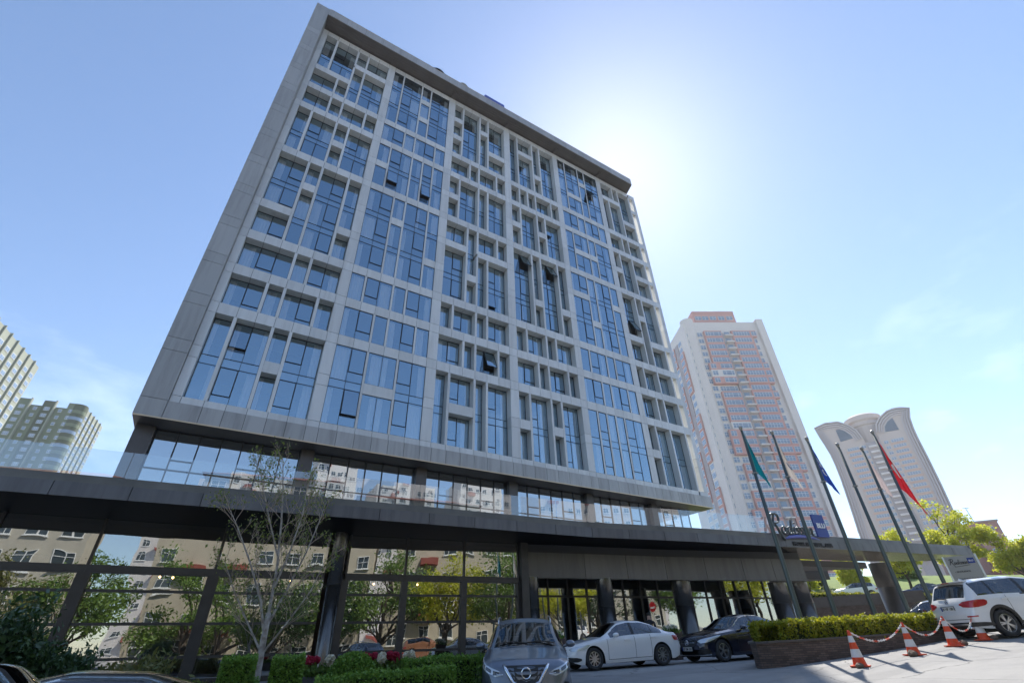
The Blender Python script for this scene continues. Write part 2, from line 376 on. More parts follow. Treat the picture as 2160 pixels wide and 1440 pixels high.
for b in range(6):
    x0 = BAYX[b]; mw = MODW[b]; x1 = x0+mw*BAYN[b]; dp = .66 if DEEP[b] else .10; mwid = .095 if DEEP[b] else .075
    # full-width bands
    for f in (0,)+GROUP_END:
        for i in range(BAYN[b]):
            zlo, zhi = fz(f)-BB/2, fz(f)+BB/2
            if f == 0: zlo = fz(0)
            panel(x0+i*mw, x0+(i+1)*mw, Y, Y+dp, zlo, zhi)
        core.box(x0, x1, Y+.03, Y+dp-.02, fz(f)-BB/2+.03, fz(f)+BB/2-.03)
    for (f0, f1, m0, cols) in LAY[b]:
        x = x0+m0*mw; tot = sum(int(c[0]) for c in cols.split())
        bz0, bz1 = fz(f0-1)+BB/2, fz(f1)-BB/2
        if f1 not in GROUP_END:
            panel(x, x+tot*mw, Y+.004, Y+dp, fz(f1)-BB/2, fz(f1)+BB/2)
        if m0 > 0: mulls.append((x-mwid, x+mwid, Y+.003, Y+dp, bz0-(.4 if f0-1 not in GROUP_END and f0 > 1 else 0), bz1))
        m = m0
        for ci, cdef in enumerate(cols.split()):
            w = int(cdef[0]); s = cdef[1] if len(cdef) > 1 and cdef[1] != ':' else '-'
            split = [int(q) for q in cdef.split(':')[1].split('+')] if ':' in cdef else [f1-f0+1]
            xa, xb = x, x+w*mw; la = xa+(mwid if (ci > 0 or m0 > 0) else 0); lb = xb-(mwid if m+w < BAYN[b] else 0)
            if ci > 0: mulls.append((xa-mwid, xa+mwid, Y+.003, Y+dp, bz0, bz1))
            f = f0
            for k, nfl in enumerate(split):
                cell(b, la, lb, fz(f-1)+BB/2, fz(f+nfl-1)-BB/2, f, f+nfl-1, w, s, m)
                if k < len(split)-1: panel(la, lb, Y+.006, Y+dp, fz(f+nfl-1)-BB/2, fz(f+nfl-1)+BB/2)
                f += nfl
            x = xb; m += w
    if b == 5:
        mulls.append((x1-.02, x1+.2, Y+.003, Y+dp, fz(0)+BB/2, fz(13)-BB/2))
XEND = BAYX[5]+MODW[5]*5
# pilasters between bays, panel joints at every floor band
PIL = [(-3.82, -3.32)]+[(BAYX[i]+6.6, BAYX[i+1]) for i in range(5)]
for (a, c) in PIL:
    for f in range(0, 13):
        panel(a, c, Y+.002, Y+.66, fz(f)+BB/2, fz(f+1)-BB/2)
    for f in range(0, 14):
        panel(a, c, Y+.002, Y+.66, fz(f)-(BB/2 if f else 0), fz(f)+BB/2)
    core.box(a+.03, c-.03, Y+.04, Y+.64, fz(0), fz(13)+.3)
# open corner frame beyond the last bay
for f in range(0, 14):
    panel(XEND+.2 if f in (0,)+GROUP_END else 39.72, 40.28, Y+.004, Y+.5, fz(f)-(BB/2 if f else 0), fz(f)+BB/2)
for f in range(0, 13): panel(39.72, 40.28, Y, Y+.5, fz(f)+BB/2, fz(f+1)-BB/2)
for f in (5, 8, 12): panel(XEND+.2, 39.72, Y+.006, Y+.5, fz(f)-.3, fz(f)+.3)
# lower border row of bigger panels
xx = -3.82; js = [-3.82, -2.2]+[BAYX[0]+1.1*i for i in range(2, 6)]
for b in range(6): js += [BAYX[b]+MODW[b]*i for i in range(0 if b else 6, BAYN[b]+1)]
js = sorted(set(round(v, 3) for v in js)); js = [v for i, v in enumerate(js) if i == 0 or v-js[i-1] > .5]+[40.28]
for a, c in zip(js[:-1], js[1:]): panel(a, c, Y-.16, Y+.1, 11.86, 12.86, M_panel2)
core.box(-3.8, 40.26, Y-.1, Y+1.5, 11.9, 12.8)

panels.sort(key=lambda p: -(p[1]-p[0])*(p[5]-p[4])/((p[4]-1.2)**2+900))
def emit_boxes(name, items, M, parent, cap=300):
    for it in items[:cap]: boxobj(name, *it[:6], it[6] if len(it) > 6 else M, parent)
    if len(items) > cap:
        mb = MB(); ms = []
        for it in items[cap:]:
            mm = it[6] if len(it) > 6 else M
            if mm not in ms: ms.append(mm)
            mb.box(*it[:6], ms.index(mm))
        mb.build(name, ms, parent, kind='stuff')
emit_boxes('cladding_panel', panels, M_panel, HOTEL)
emit_boxes('mullion', mulls, M_panel, HOTEL)
core.build('frame_core', [M_core, mat('spandrel_back', (.22, .28, .34), .6)], HOTEL)
for b in range(6): frames[b].build('window_frame', M_frame, HOTEL, kind='stuff')
# glass panes: each slightly out of true, as real glazing is
def panequad(mb, x0, x1, z0, z1, y, t1=None, t2=None):
    t1 = random.gauss(0, .0022) if t1 is None else t1; t2 = random.gauss(0, .0022) if t2 is None else t2
    dx, dz = (x1-x0)/2, (z1-z0)/2
    mb.quad((x0, y-t1*dx-t2*dz, z0), (x1, y+t1*dx-t2*dz, z0), (x1, y+t1*dx+t2*dz, z1), (x0, y-t1*dx+t2*dz, z1))
panes.sort(key=lambda p: -(p[2]-p[1])*(p[4]-p[3])/((p[3]-1.2)**2+900))
rest = MB()
for i, (b, x0, x1, z0, z1, yg, kind) in enumerate(panes):
    if i < 300:
        mb = MB(); panequad(mb, x0, x1, z0, z1, yg+.01); mb.build('window_pane', M_gt, HOTEL)
    else: panequad(rest, x0, x1, z0, z1, yg+.01)
rest.build('window_pane', M_gt, HOTEL, kind='stuff')
# opening lights: dark frame and pane, some tilted out at the bottom
for (b, x0, x1, z0, z1, yg, ang) in sashes:
    w, h = x1-x0, z1-z0; t = .026
    fr = MB(); fr.box(0, t, -.035, .03, -h, 0); fr.box(w-t, w, -.035, .03, -h, 0); fr.box(t, w-t, -.035, .03, -t, 0); fr.box(t, w-t, -.035, .03, -h, -h+t*1.3)
    s = put('opening_sash', fr.mesh('opening_sash', M_frame), HOTEL, None, False)
    s.location = (x0-HOTEL.location.x, yg-HOTEL.location.y-.01, z1-HOTEL.location.z); s.rotation_euler = (-math.radians(ang), 0, 0)
    g = MB(); panequad(g, t, w-t, -h+t, -t, -.012); g.build('pane', M_gt, s, world=False)
# curtains
cset = MB(); curts.sort(key=lambda p: -(p[1]-p[0])*(p[3]-p[2])/((p[2]-1.2)**2+900))
def curtmesh(mb, x0, x1, z0, z1, y):
    n = max(5, int((x1-x0)/.035)); o = len(mb.v); ph = random.random()*6
    for i in range(n+1):
        t = i/n; yy = y+.035*math.sin(t*n*1.15+ph)+.02*math.sin(t*7+ph*2)
        mb.v.append((x0+(x1-x0)*t, yy, z0)); mb.v.append((x0+(x1-x0)*t, yy*.6+y*.4, z1))
    for i in range(n): mb.f.append((o+2*i, o+2*i+2, o+2*i+3, o+2*i+1)); mb.m.append(0)
for i, c in enumerate(curts):
    if i < 300:
        mb = MB(); curtmesh(mb, *c); mb.build('curtain', M_curt, HOTEL, smooth=True)
    else: curtmesh(cset, *c)
cset.build('curtain', M_curt, HOTEL, smooth=True, kind='stuff')
# rooms behind the glass, tower body, end wall
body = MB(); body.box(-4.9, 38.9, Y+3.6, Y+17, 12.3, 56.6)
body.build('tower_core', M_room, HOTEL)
sl_ = MB()
for f in range(0, 14): sl_.box(-3.7, 38.85, Y+.82, Y+3.6, fz(f)-.16, fz(f)+.16)
sl_.build('floor_slab', M_slab, HOTEL)
ew = MB(); ew.box(38.86, 39.06, Y+.68, Y+17, 12.3, 56.3); ew.build('end_wall', M_panel, HOTEL)
# slanting side fin and roof slab with overhang
fin = MB(); fin.prism([(0, 0)], 0, 0) if False else None
def hexa(mb, P, m=0): mb.add(P, [(0, 3, 2, 1), (4, 5, 6, 7), (0, 1, 5, 4), (1, 2, 6, 5), (2, 3, 7, 6), (3, 0, 4, 7)], m)
zs_ = [11.86, 12.86]+[fz(f)+s*BB/2 for f in range(1, 13) for s in (-1, 1)]+[57.55]
def finy(z): return 29.0+(27.72-29.0)*(z-11.86)/(57.6-11.86)
for a, c in zip(zs_[:-1], zs_[1:]):
    a += G; c -= G; mb = MB()
    hexa(mb, [(-5.08, finy(a), a), (-3.83, finy(a), a), (-3.83, Y+.6, a), (-5.08, Y+.6, a), (-5.08, finy(c), c), (-3.83, finy(c), c), (-3.83, Y+.6, c), (-5.08, Y+.6, c)])
    mb.build('fin_panel', M_fin, HOTEL)
mb = MB(); mb.box(-5.05, -3.86, Y+.1, Y+17, 11.9, 56.8); mb.build('side_wall', M_fin, HOTEL)
rf = MB(); rf.prism([(-5.0, 27.76), (38.62, 27.76), (39.2, 29.6), (39.2, 46.5), (-5.0, 46.5)], 56.42, 57.5); rf.build('roof_slab', M_soffit, HOTEL)
for i in range(22):
    a = -3.82+i*42.4/22; boxobj('roof_fascia_panel', a+.012, a+42.4/22-.012, 27.70, 27.757, 56.44, 57.58, M_panel2, HOTEL)
mb = MB(); mb.box(-3.8, 38.6, 27.69, 27.8, 57.585, 57.64); mb.build('roof_edge_trim', M_trim, HOTEL)
mb = MB(); mb.box(-3.6, 7.5, 27.9, 28.0, 57.64, 58.1); mb.box(7.6, 34, 28.4, 28.5, 57.6, 57.95); mb.build('parapet_rail', mat('dark_metal', (.05, .055, .06), .5, .5), HOTEL)
# soffit under the overhang: long planks with a light slot each side
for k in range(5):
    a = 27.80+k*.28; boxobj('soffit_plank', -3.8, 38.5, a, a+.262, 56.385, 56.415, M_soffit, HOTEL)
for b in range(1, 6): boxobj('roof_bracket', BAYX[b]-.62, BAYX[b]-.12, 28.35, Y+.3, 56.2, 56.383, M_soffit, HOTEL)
# underside of the tower and its lit brass edge
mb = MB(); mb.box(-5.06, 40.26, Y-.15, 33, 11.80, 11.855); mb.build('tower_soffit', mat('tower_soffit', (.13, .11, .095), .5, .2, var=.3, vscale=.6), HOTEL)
mb = MB(); mb.box(-5.06, 40.28, Y-.19, Y-.155, 11.80, 11.87); mb.build('tower_edge_trim', M_trim, HOTEL)
# ---- set-back terrace storey
YR = 30.7; M_col = mat('column_bronze', (.115, .105, .10), .38, .5, var=.25, vscale=1.5)
boxobj('terrace_column', -4.92, -4.02, YR-.45, YR+.4, 7.0, 11.8, M_col, HOTEL)
rx = [(-3.98, 3.5, 7), (4.26, 11.0, 6), (11.75, 18.4, 6), (19.15, 25.9, 6), (26.6, 33.3, 6), (34.0, 38.6, 4)]
rfm = MB()
for i, (a, c, n) in enumerate(rx):
    if i: boxobj('terrace_column', rx[i-1][1], a, YR-.45, YR+.4, 7.0, 11.8, M_col, HOTEL)
    w = (c-a)/n
    for k in range(n):
        x0, x1 = a+k*w, a+(k+1)*w
        mb = MB(); panequad(mb, x0, x1, 7.05, 11.72, YR); mb.build('terrace_pane', M_gr, HOTEL)
        rfm.box(x0-.035, x0+.035, YR-.06, YR+.06, 7.0, 11.8)
        zt = 9.68
        rfm.box(x0+.035, x1-.035, YR-.04, YR+.05, zt-.04, zt+.04)
        if k % 3 == 1: rfm.box(x0+.035, x1-.035, YR-.05, YR+.05, zt+.5, zt+.57)
    rfm.box(c-.035, c+.035, YR-.06, YR+.06, 7.0, 11.8)
rfm.build('terrace_mullion', M_frame, HOTEL)
mb = MB(); mb.box(-4.9, 39, YR+4, YR+4.1, 7, 11.8); mb.box(-4.9, 39, YR+.1, YR+4, 11.5, 11.78); mb.build('terrace_room_wall', M_room, HOTEL)
# ---------------------------------------------------------------- canopy, terrace edge and ground floor
FAS = [(-17, 24.1), (-6.7, 23.05), (3.1, 22.22), (9.8, 21.67), (17.9, 21.1), (24, 19.75), (30.5, 18.65), (38.5, 17.1), (44, 16.1), (50.2, 14.7)]
WALL = [(-17, 29.6), (-7.75, 29.1), (.8, 28.6), (6.3, 28.1), (17, 26.45), (27.2, 24.4), (38.3, 21.3)]
REAR = [(45, 19.9), (49.7, 17.8)]
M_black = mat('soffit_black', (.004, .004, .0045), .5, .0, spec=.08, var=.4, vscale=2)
M_bronze = mat('soffit_bronze', (.42, .36, .275), .22, .6, var=.45, vscale=.8)
M_fascia = cladding('fascia_grey', (.15, .15, .158), .36, .45, .18, .35)
M_portal = cladding('portal_grey', (.165, .16, .155), .38, .4, .15, .3)
M_kerbtop = mat('terrace_upstand', (.17, .165, .15), .5, .2, var=.35, vscale=.7)
def along(poly, s):
    for i in range(len(poly)-1):
        d = math.dist(poly[i], poly[i+1])
        if s <= d or i == len(poly)-2:
            t = s/d; p = (poly[i][0]+(poly[i+1][0]-poly[i][0])*t, poly[i][1]+(poly[i+1][1]-poly[i][1])*t)
            return p, ((poly[i+1][0]-poly[i][0])/d, (poly[i+1][1]-poly[i][1])/d)
        s -= d
def plen(poly): return sum(math.dist(poly[i], poly[i+1]) for i in range(len(poly)-1))
def seg_box(mb, p, q, out0, out1, z0, z1, m=0):
    """box along p-q, from out0 to out1 measured to the right of the direction (towards the street)"""
    d = math.dist(p, q); ux, uy = (q[0]-p[0])/d, (q[1]-p[1])/d; nx, ny = uy, -ux
    hexa(mb, [(p[0]+nx*out1, p[1]+ny*out1, z0), (q[0]+nx*out1, q[1]+ny*out1, z0), (q[0]+nx*out0, q[1]+ny*out0, z0), (p[0]+nx*out0, p[1]+ny*out0, z0),
              (p[0]+nx*out1, p[1]+ny*out1, z1), (q[0]+nx*out1, q[1]+ny*out1, z1), (q[0]+nx*out0, q[1]+ny*out0, z1), (p[0]+nx*out0, p[1]+ny*out0, z1)], m)
# canopy slab: black soffit up to the entrance, bronze soffit over the drive
wl_ = list(reversed(WALL))
mb = MB(); A = [p for p in FAS if p[0] < 31]+[(31.5, 18.45)]+wl_
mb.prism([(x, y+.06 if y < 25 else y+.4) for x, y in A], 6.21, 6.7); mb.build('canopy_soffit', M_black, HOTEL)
mb = MB(); B = [(31.5, 18.5), (38.5, 17.15), (44, 16.15), (50.15, 14.78), (49.7, 17.8), (45, 19.9), (38.3, 21.3)]
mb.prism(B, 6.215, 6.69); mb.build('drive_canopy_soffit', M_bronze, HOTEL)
mb = MB(); mb.prism([(38.0, 21.5), (45.2, 20.1), (41, 23.5), (37.5, 24.5)], 5.75, 6.2); mb.prism([(37.4, 24.6), (44, 22.6), (42, 27), (37, 28)], 5.2, 5.9); mb.build('rear_canopy_beam', mat('beam_dark', (.06, .058, .06), .4, .3), HOTEL)
mb = MB(); mb.prism([(-17, 24.3), (17.9, 21.3), (30.5, 18.9), (38, 21.5), (40, 33), (-17, 33)], 6.72, 6.98); mb.build('terrace_floor', mat('terrace_floor', (.3, .29, .27), .8), HOTEL)
L = plen(FAS); s = 0.; step = 2.35
while s < L-.3:
    e = min(L, s+step); p, _ = along(FAS, s+.012); q, _ = along(FAS, e-.012)
    mb = MB(); seg_box(mb, p, q, -.05, .0, 6.2, 6.70); mb.build('fascia_panel', M_fascia, HOTEL)
    s = e
for i in range(len(FAS)-1):
    p, q = FAS[i], FAS[i+1]; ztop = 7.0 if p[0] < 43 else 6.9
    mb = MB(); seg_box(mb, p, q, -.35, -.06, 6.705, ztop); mb.build('canopy_upstand', M_kerbtop if p[0] < 30 else M_fascia, HOTEL)
seg = MB(); seg_box(seg, (50.2, 14.7), (49.75, 17.8), -.03, .0, 6.2, 6.9); seg.build('canopy_end_panel', M_fascia, HOTEL)
# glass balustrade
M_rail = glass('balustrade_glass', (.80, .84, .84), (.95, .97, .98), .20)
def shard(poly, s0, s1, z0, z1, off, M, name, parent):
    p, _ = along(poly, s0); q, d = along(poly, s1); nx, ny = d[1], -d[0]
    mb = MB(); mb.quad((p[0]+nx*off, p[1]+ny*off, z0), (q[0]+nx*off, q[1]+ny*off, z0), (q[0]+nx*off, q[1]+ny*off, z1), (p[0]+nx*off, p[1]+ny*off, z1)); return mb.build(name, M, parent)
LR = 1+sum(math.dist(FAS[i], FAS[i+1]) for i in range(6)); s = 0.
while s < LR:
    shard(FAS, s+.01, min(LR, s+1.95)-.01, 6.95, 8.05, -.22, M_rail, 'balustrade_pane', HOTEL); s += 1.95
# ---- ground-floor shop front (left of the entrance)
M_sf = glass('shopfront_glass', (.52, .54, .52), (.95, .97, .95), .42, wav=.010, wsc=.55)
M_post = mat('shopfront_frame', (.075, .07, .068), .38, .5, var=.2, vscale=2)
KS = .915
def wz(z): return 1.2+(z-1.2)*KS
def wp(p): return (p[0]*KS, p[1]*KS)
FLZ = wz(.42)
zr = [FLZ, 1.25, 1.9, 2.5, 3.75, 4.45, 4.72, 6.2]
posts = MB(); rails = MB()
def bay(p, q, big=True):
    d = math.dist(p, q)
    for a, c in ((FLZ+.02, wz(1.24)), (wz(1.24), wz(2.5)), (wz(2.5), wz(3.75)), (wz(3.75), wz(4.45)), (wz(4.72), 6.2)):
        mb = MB(); t1, t2 = random.gauss(0, .004), random.gauss(0, .004)
        dx = t1*d/2; dz = t2*(c-a)/2
        ux, uy = (q[0]-p[0])/d, (q[1]-p[1])/d; nx, ny = uy, -ux
        def P(pt, z, o): return (pt[0]+nx*o, pt[1]+ny*o, z)
        mb.quad(P(p, a, -dx-dz), P(q, a, dx-dz), P(q, c, dx+dz), P(p, c, -dx+dz)); mb.build('shopfront_pane', M_sf, HOTEL)
    for z, h, o in ((1.24, .05, .06), (2.5, .05, .07), (3.75, .05, .06)): seg_box(rails, p, q, -.08, o, wz(z)-h, wz(z)+h)
    seg_box(rails, p, q, -.15, .14, wz(4.43), wz(4.74)); seg_box(rails, p, q, -.1, .1, FLZ-.3, FLZ+.03)
GP = [wp(q_) for q_ in [(-17, 29.6), (-12, 29.33), (-7.75, 29.08), (-4.2, 28.86), (.7, 28.6), (5.7, 28.15)]]
for p, q in zip(GP[:-1], GP[1:]): bay(p, q)
GQ = [wp(q_) for q_ in [(6.75, 28.02), (9.85, 27.55), (13.2, 27.03), (16.6, 26.5)]]
for p, q in zip(GQ[:-1], GQ[1:]): bay(p, q)
rails.build('shopfront_transom', M_post, HOTEL)
for i, p in enumerate(GP[:-1]+GQ):
    w = .16 if i not in (3, 4) else .22
    boxobj('shopfront_post', p[0]-w, p[0]+w, p[1]-.16, p[1]+.14, FLZ-.3, wz(4.44), M_post, HOTEL); boxobj('upper_mullion', p[0]-.05, p[0]+.05, p[1]-.1, p[1]+.1, wz(4.73), 6.205, M_post, HOTEL)
boxobj('shopfront_post', 16.62*KS, 17.12*KS, 26.1*KS, 26.5*KS, FLZ-.3, 6.205, M_post, HOTEL)
# round metal-clad columns
M_steel = mat('column_steel', (.16, .155, .15), .25, .8, var=.35, vscale=1.2)
def rcol(x, y, r, z0, z1, M=None):
    mb = MB(); mb.lathe([(r, z0), (r, (z0+z1)*.62), (r-.01, (z0+z1)*.62+.005), (r-.01, (z0+z1)*.62+.02), (r, (z0+z1)*.62+.025), (r, z1)], (x, y, 0), 28); return mb.build('round_column', M or M_steel, HOTEL, smooth=True)
rcol(6.18*KS, 27.75*KS, .33, .1, 6.2)
for x, y, r in ((17.5, 26.5, .45), (22.6, 25.7, .52), (28.7, 24.75, .62), (36.9, 22.9, .62), (39.0, 22.6, .72), (46.95, 20.05, .66)): (rcol(x*KS, y*KS, r*KS, gz(x*KS, y*KS)-.3, wz(4.8)) if x < 45 else rcol(x, y, r, gz(x, y)-.3, 6.2, M_post))
# entrance portal band
Wp = [wp(q_) for q_ in [(17, 26.45), (27.2, 24.4), (38.3, 21.3)]]; js = [v_*KS for v_ in [0, 4.2, 7.3, 10.35, 13.5, 16.6, 19.2, 21.95]]
for a, c in zip(js[:-1], js[1:]):
    p, _ = along(Wp, a+.015); q, _ = along(Wp, c-.015); mb = MB(); seg_box(mb, p, q, -.45, .0, wz(4.78), wz(6.2)); mb.build('portal_panel', M_fascia if False else M_portal, HOTEL)
mb = MB(); seg_box(mb, Wp[0], Wp[1], -.42, -.06, wz(4.82), 6.2); seg_box(mb, Wp[1], Wp[2], -.42, -.06, wz(4.82), 6.2); mb.build('portal_core', M_core, HOTEL)
# entrance lobby glazing, set back under the portal
LB = [wp(q_) for q_ in [(17.3, 29.2), (22.0, 28.4), (27.0, 27.6), (33.0, 26.6), (40.0, 25.4)]]; ent = MB(); k = 0
LL = plen(LB); s = 0
while s < LL-.2:
    e = min(LL, s+1.35); p, d = along(LB, s); q, _ = along(LB, e)
    for a, c in ((wz(.55), wz(4.0)), (wz(4.0), wz(5.6))):
        mb = MB(); t1 = random.gauss(0, .006); nx, ny = d[1], -d[0]
        mb.quad((p[0]-nx*t1, p[1]-ny*t1, a), (q[0]+nx*t1, q[1]+ny*t1, a), (q[0]+nx*t1, q[1]+ny*t1, c), (p[0]-nx*t1, p[1]-ny*t1, c)); mb.build('lobby_pane', M_sf, HOTEL)
    seg_box(ent, (p[0], p[1]), (p[0]+d[0]*.09, p[1]+d[1]*.09), -.12, .08, wz(.4), wz(5.7))
    seg_box(ent, p, q, -.07, .05, wz(3.96), wz(4.08)); s = e
ent.build('lobby_mullion', M_post, HOTEL)
mb = MB(); mb.prism([wp(q_) for q_ in [(17, 26.9), (27.3, 24.9), (38.2, 21.8), (41, 30), (17, 32)]], wz(5.72), wz(5.9)); mb.build('portal_soffit', M_black, HOTEL)
# interior shell: floor, ceiling, back wall
mb = MB(); mb.prism([wp(q_) for q_ in [(-17, 29.7), (6.3, 28.2), (17.2, 26.6), (17.2, 40), (-17, 40)]], .1, FLZ); mb.prism([wp(q_) for q_ in [(17.2, 29.3), (40, 25.5), (40, 40), (17.2, 40)]], .2, wz(.52)); mb.build('lobby_floor', mat('lobby_floor', (.16, .14, .12), .35, var=.3, vscale=1), HOTEL)
mb = MB(); mb.box(-17, 38, 36.2, 36.6, .1, 6.2); mb.box(15.65, 15.75, 24.8, 36.6, .1, 6.15); mb.box(36.6, 36.8, 23.6, 36.6, .1, 6.2); mb.build('lobby_wall', mat('lobby_wall', (.13, .10, .08), .7, var=.4, vscale=.4), HOTEL)
mb = MB(); mb.prism([wp(q_) for q_ in [(-17, 29.8), (6.3, 28.3), (17.1, 26.7), (41, 26), (41, 40), (-17, 40)]], 6.0, 6.19); mb.build('lobby_ceiling', mat('lobby_ceiling', (.14, .13, .12), .8), HOTEL)
# ---------------------------------------------------------------- cars
M_tyre = mat('tyre', (.025, .025, .026), .75, bump=.3, bscale=60)
M_rim = mat('alloy', (.55, .56, .58), .28, .9); M_rimd = mat('alloy_dark', (.06, .06, .065), .4, .6)
M_chrome = mat('chrome', (.75, .77, .8), .12, 1.); M_blk = mat('black_trim', (.02, .02, .021), .35); M_under = mat('underbody', (.012, .012, .012), .9)
M_cg = glass('car_glass', (.16, .19, .2), (.95, .97, 1.), .10); M_cgl = glass('car_glass_light', (.34, .40, .42), (.95, .97, 1.), .12)
M_headl = mat('lamp_clear', (.62, .66, .70), .12, .35, coat=1.); M_lampd = mat('lamp_dark', (.10, .11, .12), .15, .3, coat=1.); M_taill = mat('lamp_red', (.42, .015, .02), .15, coat=1.)
M_plate = mat('plate_white', (.75, .75, .72), .5); M_plateb = mat('plate_blue', (.02, .06, .35), .5); M_ink = mat('ink_black', (.015, .015, .015), .6)
M_int = mat('car_interior', (.03, .03, .032), .9)
def smooth_interp(keys, xs, sig=.05):
    kx = np.array([k[0] for k in keys]); kz = np.array([k[1] for k in keys])
    acc = np.zeros_like(xs); ws = 0
    for o in np.linspace(-2, 2, 9):
        w = math.exp(-o*o/2); acc += w*np.interp(xs+o*sig, kx, kz); ws += w
    return acc/ws
CARS = {
 'suv': dict(L=4.38, W=.905, fa=.93, ra=3.58, R=.345, wr=.63,
   zt=[(0, .52), (.03, .66), (.09, .84), (.25, .95), (.7, 1.02), (1.12, 1.09), (2.02, 1.49), (2.45, 1.555), (3.2, 1.54), (3.85, 1.47), (4.12, 1.26), (4.27, 1.02), (4.35, .8), (4.38, .6)],
   zs=[(0, .51), (.05, .70), (.2, .84), (.6, .91), (1.2, .98), (2., 1.02), (3.5, 1.08), (4.1, 1.06), (4.27, .95), (4.38, .59)],
   zl=[(0, .46), (.05, .27), (.3, .21), (4.0, .24), (4.3, .34), (4.38, .55)],
   w=[(0, .62), (.05, .72), (.15, .80), (.4, .87), (.9, .905), (3.6, .905), (4.1, .87), (4.3, .80), (4.38, .70)],
   ws=(1.14, 2.05), rw=(3.80, 4.16), sw=(1.42, 3.92), pil=[(2.42, .05), (3.34, .05)], swn=.20, twn=.13),
 'bigsuv': dict(L=4.65, W=.93, fa=.90, ra=3.72, R=.37, wr=.66,
   zt=[(0, .56), (.03, .72), (.10, .92), (.3, 1.03), (.8, 1.09), (1.35, 1.15), (2.1, 1.58), (2.6, 1.66), (3.6, 1.65), (4.1, 1.60), (4.22, 1.52), (4.46, 1.16), (4.57, 1.0), (4.63, .78), (4.65, .62)],
   zs=[(0, .55), (.05, .78), (.2, .92), (.6, .99), (1.3, 1.03), (2., 1.05), (3.5, 1.12), (4.3, 1.12), (4.5, 1.02), (4.65, .61)],
   zl=[(0, .5), (.05, .30), (.3, .24), (4.2, .26), (4.5, .29), (4.62, .33), (4.65, .46)],
   w=[(0, .66), (.05, .76), (.15, .83), (.4, .90), (.9, .93), (3.8, .93), (4.3, .90), (4.55, .85), (4.65, .78)],
   ws=(1.38, 2.12), rw=(4.20, 4.46), sw=(1.62, 4.15), pil=[(2.62, .05), (3.62, .05)], swn=.20, twn=.10),
 'sedan': dict(L=4.46, W=.90, fa=.84, ra=3.48, R=.32, wr=.60,
   zt=[(0, .46), (.03, .58), (.08, .68), (.25, .76), (.7, .84), (1.22, .92), (1.95, 1.34), (2.35, 1.415), (2.9, 1.39), (3.3, 1.28), (3.85, 1.03), (4.0, 1.0), (4.28, .985), (4.36, .92), (4.43, .72), (4.46, .55)],
   zs=[(0, .45), (.05, .56), (.2, .68), (.6, .78), (1.2, .86), (2., .90), (3.2, .94), (3.9, .93), (4.3, .88), (4.43, .68), (4.46, .54)],
   zl=[(0, .42), (.05, .24), (.3, .17), (4.0, .20), (4.35, .28), (4.46, .5)],
   w=[(0, .62), (.05, .72), (.15, .79), (.4, .86), (.85, .898), (3.5, .898), (4.0, .86), (4.3, .78), (4.46, .66)],
   ws=(1.24, 1.98), rw=(3.12, 3.82), sw=(1.50, 3.62), pil=[(2.42, .055), (3.18, .02)], swn=.22, twn=.14),
 'lsedan': dict(L=4.69, W=.905, fa=.84, ra=3.68, R=.335, wr=.60,
   zt=[(0, .48), (.03, .62), (.09, .73), (.25, .81), (.8, .91), (1.42, .98), (2.12, 1.37), (2.5, 1.44), (3.0, 1.42), (3.5, 1.28), (4.05, 1.05), (4.2, 1.02), (4.5, .99), (4.58, .92), (4.66, .7), (4.69, .55)],
   zs=[(0, .47), (.05, .60), (.2, .73), (.6, .82), (1.4, .90), (2.1, .93), (3.4, .97), (4.1, .96), (4.5, .88), (4.66, .66), (4.69, .54)],
   zl=[(0, .42), (.05, .22), (.3, .16), (4.2, .19), (4.55, .28), (4.69, .5)],
   w=[(0, .60), (.05, .72), (.15, .79), (.4, .86), (.9, .905), (3.6, .905), (4.2, .86), (4.5, .78), (4.69, .66)],
   ws=(1.44, 2.15), rw=(3.28, 4.02), sw=(1.66, 3.84), pil=[(2.55, .055), (3.38, .02)], swn=.22, twn=.14)}
